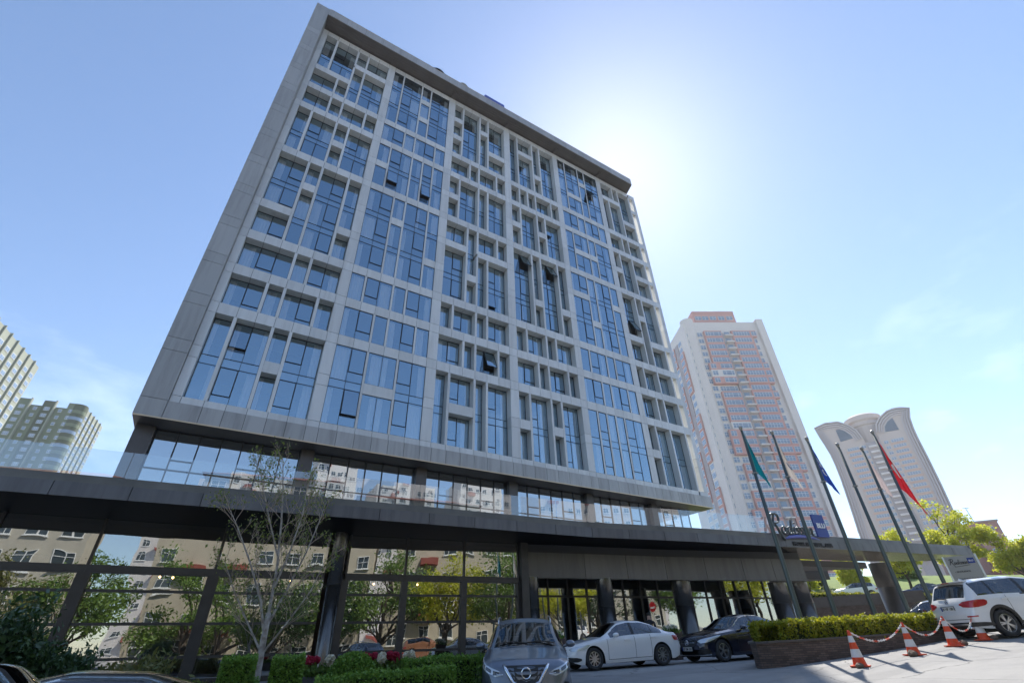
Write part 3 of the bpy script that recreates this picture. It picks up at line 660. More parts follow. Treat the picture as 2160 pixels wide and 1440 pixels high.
class Surf:
    """lofted car skin: x from nose (0) to tail (L), y to the left"""
    def __init__(s, d, nst=150, n1=15, n2=13, n3=12):
        s.d = d; t = np.linspace(0, 1, nst); L = d['L']
        e = .5-.5*np.cos(np.pi*t); s.x = L*(.55*t+.45*e); s.x[:8] = np.array([0, .008, .02, .035, .055, .08, .11, .15]); s.x[-8:] = L-s.x[:8][::-1]
        s.x = np.sort(s.x); x = s.x; g = .025
        s.zt = smooth_interp(d['zt'], x, g); s.zs = np.minimum(smooth_interp(d['zs'], x, g), s.zt-.004); s.w = smooth_interp(d['w'], x, g)
        zl = smooth_interp(d['zl'], x, .02); s.base = zl.copy()
        for a in (d['fa'], d['ra']):
            Ra = d['R']+.055; q = Ra**2-(x-a)**2; zl = np.where(q > 0, np.maximum(zl, d['R']+np.sqrt(np.maximum(q, 0))), zl)
        s.zl = np.minimum(zl, s.zs-.03); s.n = (n1, n2, n3)
        hg = s.zt-s.zs; k = np.clip((hg-.1)/.33, 0, 1); k = k*k*(3-2*k)
        s.k = k; s.ysh = s.w*.955; s.yr = s.ysh*.84*(1-k)+np.minimum(d['wr'], s.ysh*.9)*k; s.zre = s.zs+hg*(.72*(1-k)+.88*k)
    def ring(s, i):
        n1, n2, n3 = s.n; P = []
        for j in range(n1+1):
            q = j/n1; z = s.zl[i]+(s.zs[i]-s.zl[i])*q; P.append((s.side(i, z), z, 0))
        for j in range(1, n2+1):
            q = j/n2; P.append((s.ysh[i]+(s.yr[i]-s.ysh[i])*q+.028*math.sin(math.pi*q)*s.k[i], s.zs[i]+(s.zre[i]-s.zs[i])*q, 1))
        for j in range(1, n3+1):
            u = 1-j/n3; P.append((s.yr[i]*u, s.zre[i]+(s.zt[i]-s.zre[i])*(1-u**2.3), 2))
        return P
    def side(s, i, z):
        q = (z-s.base[i])/max(.05, s.zs[i]-s.base[i]); return s.w[i]*np.interp(q, [0, .10, .32, .42, .72, .90, 1], [.945, .978, .992, .998, 1.0, .985, .955])
    def sweep(s, x, y):
        d = s.d; L = d['L']; u = min(1, abs(y)/d['W'])
        return x+d['swn']*u**2.4*max(0, 1-x/.75)**1.5-d['twn']*u**2.4*max(0, 1-(L-x)/.6)**1.5
    def at(s, x, z, out=.0):
        """point on the left side (or greenhouse) skin"""
        i = int(np.clip(np.searchsorted(s.x, x), 1, len(s.x)-1))
        if z <= s.zs[i]: y = s.side(i, z)
        else:
            q = min(1, (z-s.zs[i])/max(.01, s.zre[i]-s.zs[i])); y = s.ysh[i]+(s.yr[i]-s.ysh[i])*q+.028*math.sin(math.pi*q)*s.k[i]
        return (s.sweep(x, y), y+out, z)
    def front(s, y, z, out=.0):
        """point on the nose skin at lateral y and height z"""
        i = int(np.argmax(s.zt >= z)) if s.zt[0] < z else 0
        return (s.sweep(s.x[i], y)-out, y, z)
    def tail(s, y, z, out=.0):
        r = s.zt[::-1]; i = int(np.argmax(r >= z)) if r[0] < z else 0
        return (s.sweep(s.x[::-1][i], y)+out, y, z)
def outline(S, z, end):
    """plan outline of the skin at height z from the centre line round one corner"""
    idx = range(len(S.x)) if end == 'front' else range(len(S.x)-1, -1, -1); P = []
    for i in idx:
        if S.zt[i] < z or S.base[i] > z: continue
        if z <= S.zs[i]: y = S.side(i, z)
        elif z <= S.zre[i]: y = S.ysh[i]+(S.yr[i]-S.ysh[i])*(z-S.zs[i])/max(1e-4, S.zre[i]-S.zs[i])
        else: y = S.yr[i]*(max(0, (S.zt[i]-z)/max(1e-4, S.zt[i]-S.zre[i])))**(1/2.3)
        if not P:
            for k in range(12): yy = y*k/12; P.append((S.sweep(S.x[i], yy), yy))
        P.append((S.sweep(S.x[i], y), y))
        if len(P) > 90: break
    P = np.array(P); d = np.r_[0, np.cumsum(np.hypot(*np.diff(P, axis=0).T))]; return P, d
def patch(S, T, name, end, s, lo, hi, M, off=.014, sides=(1, -1), n=26, m=8, sub=None):
    """smooth panel laid on the skin: s = arc lengths from the centre line, lo/hi = heights at those"""
    R = []
    for sg in sides:
        mb = MB(); ss_ = np.linspace(s[0], s[-1], n+1); zl, zh = np.interp(ss_, s, lo), np.interp(ss_, s, hi); V = []
        for a, z0, z1 in zip(ss_, zl, zh):
            for k in range(m+1):
                z = z0+(z1-z0)*k/m; P, d = outline(S, z, end); x, y = np.interp(a, d, P[:, 0]), np.interp(a, d, P[:, 1]); x2, y2 = np.interp(a+.01, d, P[:, 0]), np.interp(a+.01, d, P[:, 1]); x1, y1 = np.interp(max(0, a-.01), d, P[:, 0]), np.interp(max(0, a-.01), d, P[:, 1])
                nx, ny = y2-y1, -(x2-x1); q = math.hypot(nx, ny) or 1; nx, ny = nx/q, ny/q
                if end == 'front': nx, ny = -nx, -ny
                if ny < 0 and abs(ny) > .05: nx, ny = -nx, -ny
                V.append((x+nx*off, sg*(y+ny*off), z))
        w = m+1; F = [(i*w+k, (i+1)*w+k, (i+1)*w+k+1, i*w+k+1) for i in range(n) for k in range(m)]
        mb.add(V, F); R.append(mb.build(name, M, sub or T, smooth=True, world=False))
    return R
def arch_ring(S, T, width, M):
    d = S.d
    for a in (d['fa'], d['ra']):
        for sg in (1, -1):
            V = []; N = 22
            for k in range(N+1):
                t = -.12+(math.pi+.24)*k/N
                for r in (d['R']+.05, d['R']+.055+width):
                    x, z = a+r*math.cos(t), max(float(np.interp(a+r*math.cos(t), S.x, S.base))+.01, d['R']+r*math.sin(t)); p = S.at(x, z, .006); V.append((p[0], sg*p[1], p[2]))
            mb = MB(); mb.add(V, [(2*k, 2*k+2, 2*k+3, 2*k+1) for k in range(N)]); mb.build('arch_trim', M, T, smooth=True, world=False)
def sill_strip(S, T, h, M):
    d = S.d
    for sg in (1, -1):
        V = []; xs = np.linspace(d['fa']+d['R']+.07, d['ra']-d['R']-.07, 14)
        for x in xs:
            b = float(np.interp(x, S.x, S.base))
            for z in (b+.005, b+h): p = S.at(x, z, .006); V.append((p[0], sg*p[1], p[2]))
        mb = MB(); mb.add(V, [(2*k, 2*k+2, 2*k+3, 2*k+1) for k in range(13)]); mb.build('sill_strip', M, T, smooth=True, world=False)
def poly_in(x, z, P):
    c = False; n = len(P)
    for i in range(n):
        (x1, z1), (x2, z2) = P[i], P[(i+1) % n]
        if (z1 > z) != (z2 > z) and x < (x2-x1)*(z-z1)/(z2-z1)+x1: c = not c
    return c
_carproto = {}
def wheel(parent, x, y, R, W, style, M_r):
    w = thing('wheel', '', '', (0, 0, 0)); del w['label']; del w['category']; w.parent = parent; w.location = (x, y, R)
    s = 1 if y > 0 else -1; ty = MB(); hw = .105
    ty.lathe([(R*.66, -hw), (R*.9, -hw), (R*.975, -hw*.8), (R, -hw*.35), (R, hw*.35), (R*.975, hw*.8), (R*.9, hw), (R*.66, hw*.95), (R*.62, 0)], (0, 0, 0), 30, axis='y', close=True)
    ty.build('tyre', M_tyre, w, smooth=True, world=False)
    rm = MB(); rr = R*.67; o = s*.075
    rm.lathe([(rr, s*.095), (rr*.93, s*.098), (rr*.90, s*.06), (rr*.93, 0)], (0, 0, 0), 30, axis='y', m=0)
    rm.lathe([(.001, s*.012), (rr*.95, s*.012)], (0, 0, 0), 24, axis='y', m=1)
    n = {'ten': 10, 'five': 5, 'star': 5, 'multi': 7}.get(style, 6)
    for k in range(n):
        a0 = 2*math.pi*k/n
        for da in ((0,) if style == 'ten' else (-.16, .16)):
            a = a0+da*(1 if style != 'star' else .75); hwid = rr*(.075 if style == 'ten' else .07)
            c0, s0 = math.cos(a0), math.sin(a0); c1, s1 = math.cos(a), math.sin(a)
            p0 = Vector((c0*rr*.12, o*1.0, s0*rr*.12)); p1 = Vector((c1*rr*.94, o*1.05, s1*rr*.94)); t = (p1-p0).normalized().cross(Vector((0, 1, 0)))*hwid
            P = [p0-t*1.2, p0+t*1.2, p1+t*.8, p1-t*.8]; B = [q-Vector((0, s*.04, 0)) for q in P]
            rm.add(P+B, [(0, 1, 2, 3), (7, 6, 5, 4), (0, 4, 5, 1), (1, 5, 6, 2), (2, 6, 7, 3), (3, 7, 4, 0)], 0)
    rm.lathe([(.001, o*1.2), (rr*.17, o*1.15), (rr*.2, o*.6)], (0, 0, 0), 14, axis='y', m=0)
    rm.build('rim', [M_r, M_rimd], w, smooth=False, world=False)
def ribbon(mb, pts, nrm, w, m=0):
    """flat strip along pts; nrm = direction across"""
    for a, b in zip(pts[:-1], pts[1:]):
        a, b = Vector(a), Vector(b); d = (b-a); 
        if d.length < 1e-6: continue
        n = Vector(nrm) if nrm else Vector((0, 1, 0)).cross(d).normalized(); n = n*w/2
        mb.add([a-n, b-n, b+n, a+n], [(0, 1, 2, 3)], m)
def make_car(name, label, kind, paint, loc, heading, group=None, res=150, head=None, tail=None, grille=None, lower=None, rim='ten', rimmat=None, plate=None, extra=None, cladding=0, handles=True, roofrail=False, glassmat=None, chromeline=False, seams=True, cat='car', headmat=None, tailwin=True):
    """heading: plan direction (dx, dy) the nose points to; loc: plan point of the car's middle"""
    d = CARS[kind]; L = d['L']; gm = glassmat or M_cg
    hx, hy = heading; q = math.hypot(hx, hy); hx, hy = hx/q, hy/q
    rz = math.atan2(-hy, -hx)       # local +x runs from nose to tail
    e = 1.3; zf = gz(loc[0]+hx*e, loc[1]+hy*e); zb = gz(loc[0]-hx*e, loc[1]-hy*e)
    if extra and 'z' in extra: zf = zb = extra['z']
    T = thing(name, label, cat, (loc[0]+hx*L/2, loc[1]+hy*L/2, (zf+zb)/2+(zf-zb)/(2*e)*L/2), rz, group)
    T.rotation_mode = 'XYZ'; T.rotation_euler = (0, math.atan2((zf-zb), 2*e), rz)
    S = Surf(d, res, *((15, 13, 12) if res > 100 else (8, 7, 6)))
    rings = [S.ring(i) for i in range(len(S.x))]; n = len(rings[0]); n1, n2, n3 = S.n
    cls = {}
    def pos(i, j, sg): y, z, r = rings[i][j]; return (S.sweep(S.x[i], y), sg*y, z)
    for i in range(len(S.x)-1):
        for j in range(n-1):
            xm = (S.x[i]+S.x[i+1])/2; ym = (rings[i][j][0]+rings[i][j+1][0]+rings[i+1][j][0]+rings[i+1][j+1][0])/4; zm = (rings[i][j][1]+rings[i][j+1][1]+rings[i+1][j][1]+rings[i+1][j+1][1])/4
            reg = rings[i][j+1][2]; c = 'body'
            if reg == 2 and d['ws'][0] < xm < d['ws'][1] and ym < S.yr[i]*.95: c = 'windshield'
            elif reg == 2 and tailwin and d['rw'][0] < xm < d['rw'][1] and ym < S.yr[i]*.93: c = 'rear_window'
            elif reg == 1 and S.k[i] > .25 and d['sw'][0] < xm < d['sw'][1] and S.zs[i]+.02 < zm < S.zre[i]-.02:
                c = 'side_window'
                wi = 0
                for k, (px, pw) in enumerate(d['pil']):
                    if abs(xm-px) < pw: c = 'pillar'
                    if xm > px: wi = k+1
                if c == 'side_window': c = ('side_window', wi)
            for sg in (1, -1):
                key = (c, sg) if isinstance(c, tuple) else ((('pillar', int(xm > (d['pil'][0][0]+d['pil'][1][0])/2)), sg) if c == 'pillar' else c)
                mb = cls.setdefault(key, MB()); P = [pos(i, j, sg), pos(i+1, j, sg), pos(i+1, j+1, sg), pos(i, j+1, sg)]
                mb.add(P, [(0, 1, 2, 3) if sg < 0 else (3, 2, 1, 0)])
    for e, flip in ((0, 0), (len(S.x)-1, 1)):      # close nose and tail
        mb = cls['body']; ks = np.linspace(-1, 1, 13)
        for j in range(n-1):
            for k0, k1 in zip(ks[:-1], ks[1:]):
                Q = [(S.sweep(S.x[e], rings[e][jj][0]*kk), rings[e][jj][0]*kk, rings[e][jj][1]) for jj, kk in ((j, k0), (j, k1), (j+1, k1), (j+1, k0))]
                mb.add(Q, [(0, 1, 2, 3) if flip else (3, 2, 1, 0)])
    MM = {'body': paint, 'windshield': gm, 'rear_window': gm, 'pillar': M_blk, 'headlight': headmat or M_headl, 'taillight': M_taill, 'grille': M_blk, 'lower_grille': M_blk, 'sill_cladding': M_blk}
    for key, mb in cls.items():
        nm = key if isinstance(key, str) else (key[0] if isinstance(key[0], str) else key[0][0])
        me = mb.mesh(nm, gm if nm == 'side_window' else MM[nm], True)
        bm = bmesh.new(); bm.from_mesh(me); bmesh.ops.remove_doubles(bm, verts=bm.verts, dist=.0008); bm.to_mesh(me); bm.free()
        put(nm, me, T, None, False)
    for spec in (head or []): patch(S, T, 'headlight', 'front', *spec[:3], headmat or M_headl)
    for spec in (tail or []): patch(S, T, 'taillight', 'rear', *spec[:3], M_taill)
    for spec in (grille or []): patch(S, T, 'grille', 'front', *spec[:3], M_blk, .012)
    for spec in (lower or []): patch(S, T, 'air_intake', 'front', *spec[:3], M_blk, .012)
    if cladding: arch_ring(S, T, cladding*.5, M_blk); sill_strip(S, T, cladding, M_blk)
    # underbody and cabin
    mb = MB(); mb.box(.35, L-.3, -d['W']*.78, d['W']*.78, .17, .52); mb.box(d['fa']-.5, d['fa']+.5, -d['W']*.70, d['W']*.70, .3, .74); mb.box(d['ra']-.5, d['ra']+.5, -d['W']*.70, d['W']*.70, .3, .74); mb.build('underbody', M_under, T, world=False)
    ca = MB(); zb_ = float(np.interp(2.2, S.x, S.zs)); ca.box(d['ws'][0]+.25, d['rw'][1]-.3, -d['W']*.80, d['W']*.80, .5, zb_-.12)
    for yy in (-.38, .38):
        for xx in (d['ws'][1]+.22, d['ws'][1]+1.12): ca.box(xx, xx+.16, yy-.24, yy+.24, .6, zb_+.16); ca.box(xx+.02, xx+.12, yy-.13, yy+.13, zb_+.2, zb_+.38)
    ca.build('cabin', M_int, T, world=False)
    for xx in (d['fa'], d['ra']):
        for sg in (1, -1): wheel(T, xx, sg*(d['W']-.115), d['R'], d['W'], rim, rimmat or M_rim)
    # mirrors
    for sg in (1, -1):
        mx = d['ws'][0]+.42; p = S.at(mx, float(np.interp(mx, S.x, S.zs))+.02); mb = MB(); prof = []
        for k, (dx, r) in enumerate(((-.09, .02), (-.06, .075), (0, .095), (.05, .098), (.07, .09))):
            for a in range(12):
                t = 2*math.pi*a/12; prof.append((p[0]+dx, sg*(p[1]+.15+.105*math.cos(t)*r/.095), p[2]+.06+.07*math.sin(t)*r/.095))
        mb.add(prof, [(k*12+a, k*12+(a+1) % 12, (k+1)*12+(a+1) % 12, (k+1)*12+a) for k in range(4) for a in range(12)]+[tuple(range(48, 60)), tuple(range(11, -1, -1))])
        mb.tube([(p[0]+.02, sg*(p[1]-.03), p[2]+.0), (p[0]+.02, sg*(p[1]+.08), p[2]+.035)], .028, 6)
        mb.build('mirror', paint, T, smooth=True, world=False)
    if handles:
        for sg in (1, -1):
            for hx_ in (d['pil'][0][0]-.28, d['pil'][1][0]-.2 if kind != 'sedan' else d['pil'][1][0]+.02):
                p = S.at(hx_, float(np.interp(hx_, S.x, S.zs))-.10); mb = MB(); y0 = sg*(p[1]-.005); y1 = sg*(p[1]+.03)
                mb.box(hx_-.1, hx_+.1, min(y0, y1), max(y0, y1), p[2]-.018, p[2]+.018); mb.build('door_handle', paint, T, world=False)
    if seams:
        for sg in (1, -1):
            mb = MB()
            for X in (d['ws'][0]+.12, d['pil'][0][0], d['ra']-.42):
                zA = float(np.interp(X, S.x, S.base))+.10; zB = float(np.interp(X, S.x, S.zs))
                pts = [S.at(X+.02*math.sin(t*2), zA+(zB-zA)*t, .003) for t in np.linspace(0, 1, 9)]
                ribbon(mb, [(a, sg*b, c) for a, b, c in pts], (1, 0, 0), .012)
            X0, X1 = d['ws'][0]+.12, d['ra']-.42; pts = [S.at(X, float(np.interp(X, S.x, S.base))+.10, .003) for X in np.linspace(X0, X1, 12)]
            ribbon(mb, [(a, sg*b, c) for a, b, c in pts], (0, 0, 1), .012)
            mb.build('door_seam', M_blk, T, world=False)
    if chromeline:
        for sg in (1, -1):
            mb = MB(); xs = np.linspace(d['sw'][0]-.02, d['sw'][1]+.02, 30)
            lo = [S.at(x, float(np.interp(x, S.x, S.zs))+.012, .006) for x in xs]; hi = [S.at(x, max(float(np.interp(x, S.x, S.zs))+.015, float(np.interp(x, S.x, S.zre))-.012), .006) for x in xs]
            for pts in (lo, hi): mb.tube([(a, sg*b, c) for a, b, c in pts], .011, 5)
            mb.build('window_trim', M_chrome, T, world=False)
    if roofrail:
        for sg in (1, -1):
            xs = np.linspace(d['ws'][1]+.0, d['rw'][0]-.05, 14); pts = []
            for k, x in enumerate(xs):
                i = int(np.searchsorted(S.x, x)); e = min(k, 13-k); pts.append((x, sg*(S.yr[i]*.97), float(S.zre[i])+(.0 if e == 0 else .06)+.02))
            mb = MB(); mb.tube(pts, .016, 6); mb.build('roof_rail', M_rim, T, smooth=True, world=False)
    if plate:
        end, txt, zc = plate; f = S.front if end == 'front' else S.tail
        o = f(0, zc, .012); sg = -1 if end == 'front' else 1
        mb = MB(); x0, x1 = sorted((o[0], o[0]+sg*.012)); mb.box(x0, x1, -.26, .26, zc-.056, zc+.056); MB().box(x0-.004 if sg > 0 else x0+.003, x1-.004 if sg > 0 else x1+.003, -.275, .275, zc-.07, zc+.07).build('plate_frame', M_blk, T, world=False); P = mb.build('number_plate', M_plate, T, world=False)
        mb = MB(); xb = o[0]+sg*.014; x0, x1 = sorted((xb, xb+sg*.001)); yb = (.215, .26) if end == 'front' else (-.26, -.215)
        mb.box(x0, x1, *yb, zc-.056, zc+.056); mb.build('plate_band', M_plateb, P, world=False)
        me = text_mesh(txt, .105, M_ink, 'plate_letters', .001, .002); t = put('plate_letters', me, P, 'stuff', False)
        if end == 'front': t.matrix_local = frame((o[0]-.0155, 0, zc-.037), (0, -1, 0), (0, 0, 1), (-1, 0, 0)) @ Matrix.Translation((.025, 0, 0))
        else: t.matrix_local = frame((o[0]+.0155, 0, zc-.037), (0, 1, 0), (0, 0, 1), (1, 0, 0)) @ Matrix.Translation((.025, 0, 0))
    return T, S
def torus_pts(r, n=24, a=1., b=1.): return [(r*a*math.cos(2*math.pi*k/n), r*b*math.sin(2*math.pi*k/n)) for k in range(n+1)]
P_grey = mat('paint_grey', (.15, .175, .215), .28, .55, coat=1., island=0, var=.06, vscale=1.5); P_white = mat('paint_white', (.84, .84, .84), .3, coat=1., var=.06, vscale=1.2); P_navy = mat('paint_navy', (.012, .016, .035), .22, .3, coat=1.)
P_white2 = mat('paint_pearl', (.80, .80, .80), .3, coat=1., var=.07, vscale=1.); P_dark = mat('paint_black', (.018, .018, .022), .22, .2, coat=1.); P_blue = mat('paint_blue', (.03, .05, .11), .25, .4, coat=1.)
P_copper = mat('paint_copper', (.42, .19, .10), .28, .5, coat=1.); P_silver = mat('paint_silver', (.45, .46, .47), .3, .6, coat=1.)
# 1 grey crossover, nose to the camera
hd = Vector((-.5385, -.8426))
c0 = (5.90-hd[0]*2.10, 9.23-hd[1]*2.10)
T, S = make_car('crossover_car', 'grey crossover with chrome V grille parked nose towards the camera', 'suv', P_grey, c0, hd,
   head=[([.44, .56, .80, 1.05, 1.16], [.71, .68, .76, .87, .93], [.74, .79, .86, .93, .95])], grille=[([0, .16, .30, .42], [.545, .56, .66, .83], [.86, .86, .86, .86])],
   lower=[([0, .45, .60], [.29, .29, .36], [.46, .46, .40]), ([.66, .78, .92], [.44, .42, .46], [.52, .58, .56])], rim='five', cladding=.10, roofrail=True, res=190, glassmat=M_cgl); T.location.z -= .07
mb = MB()
for sg in (1, -1):
    pts = [S.front(sg*y, z, .026) for y, z in ((.43, .87), (.36, .76), (.25, .60), (.16, .565), (0, .555))]; mb.tube(pts, [.03, .034, .034, .026, .026], 8)
mb.build('grille_chrome', M_chrome, T, smooth=True, world=False)
o = S.front(0, .74, .055); mb = MB(); mb.tube([(o[0], y, o[2]+z) for y, z in torus_pts(.085)], .014, 8); mb.box(o[0]-.012, o[0]+.004, -.115, .115, o[2]-.018, o[2]+.018); mb.build('front_badge', M_chrome, T, smooth=False, world=False)
mb = MB()
for k in range(6):
    z = .60+k*.045; yw = .05+.26*(z-.56)/.3; a = S.front(0, z, .016); mb.tube([S.front(-yw, z, .016), a, S.front(yw, z, .016)], .006, 4)
mb.build('grille_bar', M_rimd, T, world=False, kind='stuff')
for spec in (([.52, .64], [.72, .715], [.76, .785]), ([.68, .80], [.745, .785], [.80, .84]), ([.84, .98], [.80, .85], [.85, .90])): patch(S, T, 'headlight_lens', 'front', *spec, M_lampd, .020, n=6, m=4)
for y0, y1 in ((-.62, -.02), (-.05, .55)): MB().tube([(1.20, y0, 1.135), (1.26, (y0+y1)/2, 1.165), (1.24, y1, 1.145)], .012, 5).build('wiper', M_blk, T, world=False)
# 2 white saloon, side on
hd = Vector((-2.41, .55)).normalized(); lf = Vector((-hd[1], hd[0]))
fw, rw = Vector((12.05, 14.62)), Vector((14.62, 14.05)); mid = (fw+rw)/2-lf*.79
d_ = CARS['sedan']; off = d_['L']/2-(d_['fa']+d_['ra'])/2; cc = mid-hd*off
T, S = make_car('saloon_car', 'white saloon with ten-spoke wheels parked side on before the entrance', 'sedan', P_white, (cc[0], cc[1]), hd,
   head=[([.50, .62, .85, 1.10, 1.20], [.60, .555, .56, .60, .66], [.64, .66, .69, .72, .715])], grille=[([0, .26, .36], [.34, .34, .42], [.64, .64, .62])], lower=[([.46, .60, .85, .98], [.28, .25, .26, .30], [.36, .39, .38, .35])],
   tail=[([.50, .75, 1.0, 1.05], [.74, .72, .72, .76], [.86, .87, .88, .86])], rim='ten', res=190, glassmat=M_cgl)
# 3 navy saloon behind the planter
hd = Vector((-.985, .17)).normalized(); lf = Vector((-hd[1], hd[0])); fw = Vector((16.6, 13.05))
mid = fw-lf*.79-hd*(CARS['lsedan']['L']/2-CARS['lsedan']['fa'])
T, S = make_car('saloon_car', 'navy blue saloon with star badge and five-spoke wheels behind the planter', 'lsedan', P_navy, (mid[0], mid[1]), hd,
   head=[([.50, .62, .85, 1.10, 1.26], [.62, .58, .60, .68, .75], [.66, .70, .74, .79, .80])], grille=[([0, .30, .44], [.46, .48, .58], [.71, .70, .67])], lower=[([.44, .60, .80, .92], [.25, .23, .24, .28], [.34, .40, .43, .38])],
   rim='star', plate=('front', '07 EM 383', .42), chromeline=True, res=190)
o = S.front(0, .60, .03); mb = MB(); mb.tube([(o[0], y, o[2]+z) for y, z in torus_pts(.085)], .010, 8)
for k in range(3):
    t = math.pi/2+2*math.pi*k/3; mb.tube([(o[0], 0, o[2]), (o[0], .085*math.cos(t), o[2]+.085*math.sin(t))], [.014, .005], 6)
mb.build('front_badge', M_chrome, T, smooth=True, world=False)
MB().tube([S.front(y, .60, .012) for y in np.linspace(-.38, .38, 9)], .012, 6).build('grille_bar', M_chrome, T, world=False)
patch(S, T, 'front_trim', 'front', [0, .5, .9], [.215, .215, .225], [.24, .24, .25], M_chrome, .016, m=2)
# 4 white sport utility, tail to the camera
hd = Vector((.86, -.51)).normalized(); lf = Vector((-hd[1], hd[0])); rwr = Vector((21.75, 6.45))
mid = rwr+lf*.82+hd*(CARS['bigsuv']['ra']-CARS['bigsuv']['L']/2)
T, S = make_car('sport_utility_car', 'white sport utility car seen from its tail beside the cones', 'bigsuv', P_white2, (mid[0], mid[1]), hd,
   tail=[([.46, .58, .80, 1.0, 1.22, 1.30], [.93, .87, .85, .85, .88, .93], [.97, 1.02, 1.04, 1.05, 1.04, 1.0])], rim='five', plate=('rear', '34 HP 1881', .86), cladding=.15, res=190, rimmat=M_rim)
o = S.tail(0, 1.03, .012); mb = MB(); mb.lathe([(.001, .008), (.045, .006), (.05, 0)], o, 18, axis='x'); B_ = mb.build('tail_badge', M_plate, T, smooth=True, world=False)
mb = MB()
for k in (0, 2):
    t0 = k*math.pi/2; mb.add([(o[0]+.0095, 0, o[2])]+[(o[0]+.0095, .036*math.cos(t0+a), o[2]+.036*math.sin(t0+a)) for a in np.linspace(0, math.pi/2, 6)], [tuple(range(7))])
mb.build('badge_quarter', M_plateb, B_, world=False)
mb = MB(); mb.tube([(o[0]+.004, y, o[2]+z) for y, z in torus_pts(.047, 18)], .008, 5); mb.build('badge_ring', M_blk, B_, world=False)
mb = MB(); pr = S.tail(0, 1.48, .0); mb.box(4.0, 4.27, -.57, .57, 1.568, 1.60); mb.build('roof_spoiler', P_white2, T, world=False)
mb = MB(); mb.box(4.268, 4.28, -.16, .16, 1.574, 1.594); mb.build('brake_light', M_taill, T, world=False)
mb = MB(); mb.tube([S.tail(0, 1.13, .03), S.tail(-.2, 1.15, .03), S.tail(-.42, 1.17, .03)], .014, 6); mb.build('wiper', M_blk, T, world=False)
mb = MB(); mb.tube([(4.50, .55, .32), (4.66, .55, .32)], .045, 12); mb.build('exhaust', M_chrome, T, smooth=True, world=False)
patch(S, T, 'reflector', 'rear', [.62, .92], [.60, .60], [.635, .635], M_taill, .016, m=2)
patch(S, T, 'rear_bumper_trim', 'rear', [0, .6, 1.0, 1.25], [.345, .345, .345, .35], [.47, .47, .45, .42], M_blk, .012)
patch(S, T, 'tailgate_seam', 'rear', [0, .72], [.545, .545], [.557, .557], M_blk, .010, m=1)
patch(S, T, 'skid_plate', 'rear', [0, .45, .62], [.385, .385, .39], [.435, .435, .42], M_rim, .020, m=3)
mb = MB(); mb.add([(3.6, 0, 1.655), (3.74, -.02, 1.645), (3.74, .02, 1.645), (3.72, 0, 1.695)], [(0, 1, 3), (0, 3, 2), (1, 2, 3)]); mb.build('roof_antenna', P_white2, T, world=False)
# ---------------------------------------------------------------- planter, flag poles, cones
M_brick = None
def brick_mat():
    M = bpy.data.materials.new('dark_brick'); M.use_nodes = True; n = M.node_tree.nodes; l = M.node_tree.links; p = n['Principled BSDF']
    t = n.new('ShaderNodeUVMap'); b = n.new('ShaderNodeTexBrick'); b.inputs['Scale'].default_value = 1.0; b.inputs['Brick Width'].default_value = .20; b.inputs['Row Height'].default_value = .052; b.inputs['Mortar Size'].default_value = .006
    b.inputs['Color1'].default_value = (.075, .052, .042, 1); b.inputs['Color2'].default_value = (.15, .105, .085, 1); b.inputs['Mortar'].default_value = (.045, .04, .036, 1); b.inputs['Bias'].default_value = -.1
    l.new(t.outputs[0], b.inputs['Vector']); nz = n.new('ShaderNodeTexNoise'); nz.inputs['Scale'].default_value = 3; nz.inputs['Detail'].default_value = 6; l.new(t.outputs[0], nz.inputs['Vector'])
    m_ = n.new('ShaderNodeMix'); m_.data_type = 'RGBA'; m_.blend_type = 'MULTIPLY'; m_.inputs['Factor'].default_value = .7; l.new(b.outputs['Color'], m_.inputs['A'])
    r = n.new('ShaderNodeMapRange'); r.inputs[3].default_value = .45; r.inputs[4].default_value = 1.7; l.new(nz.outputs['Fac'], r.inputs[0]); l.new(r.outputs[0], m_.inputs['B'])
    l.new(m_.outputs['Result'], p.inputs['Base Color']); p.inputs['Roughness'].default_value = .8
    bp = n.new('ShaderNodeBump'); bp.inputs['Strength'].default_value = .8; bp.inputs['Distance'].default_value = .01; bp.invert = True; l.new(b.outputs['Fac'], bp.inputs['Height']); l.new(bp.outputs[0], p.inputs['Normal'])
    return M
M_brick = brick_mat()
M_cope = mat('coping_stone', (.10, .088, .08), .7, var=.3, vscale=3, bump=.3)
def uv_wall(name, pts, ztop, thick, M, parent, zoff=-.3):
    """wall following plan points, outer face to the right of travel; UV in metres"""
    V = []; F = []; U = []; s = 0
    for i, p in enumerate(pts):
        if i: s += math.dist(p, pts[i-1])
        zb = gz(*p)+zoff; V += [(p[0], p[1], zb), (p[0], p[1], ztop(p) if callable(ztop) else ztop)]; U += [(s, zb), (s, V[-1][2])]
    F = [(2*i, 2*i+2, 2*i+3, 2*i+1) for i in range(len(pts)-1)]
    me = bpy.data.meshes.new(name); me.from_pydata(V, [], F); me.materials.append(M); uv = me.uv_layers.new(name='UVMap')
    for pl in me.polygons:
        for li in pl.loop_indices: uv.data[li].uv = U[me.loops[li].vertex_index]
    return put(name, me, parent)
PLF = [(16.9, 11.6), (15.4, 10.95), (14.4, 10.3), (13.95, 9.95), (13.85, 9.72), (14.1, 9.5), (15.0, 9.25), (17.0, 8.85), (19.5, 8.45), (21.6, 8.2), (23.4, 8.0), (26.5, 7.8)]
PLB = [(27.0, 10.2), (22, 11.2), (18.5, 11.8)]
def ptop(p): return 1.13+.022*(p[0]-13.7)
PL = thing('brick_planter', 'long dark brick planter with rounded end below the flag poles', 'planter', (20, 9.8, gz(20, 9.8)))
uv_wall('wall', PLF+PLB+[PLF[0]], lambda p: ptop(p), .2, M_brick, PL)
loop = PLF+PLB
mb = MB(); n = len(loop); ctr = (20, 10)
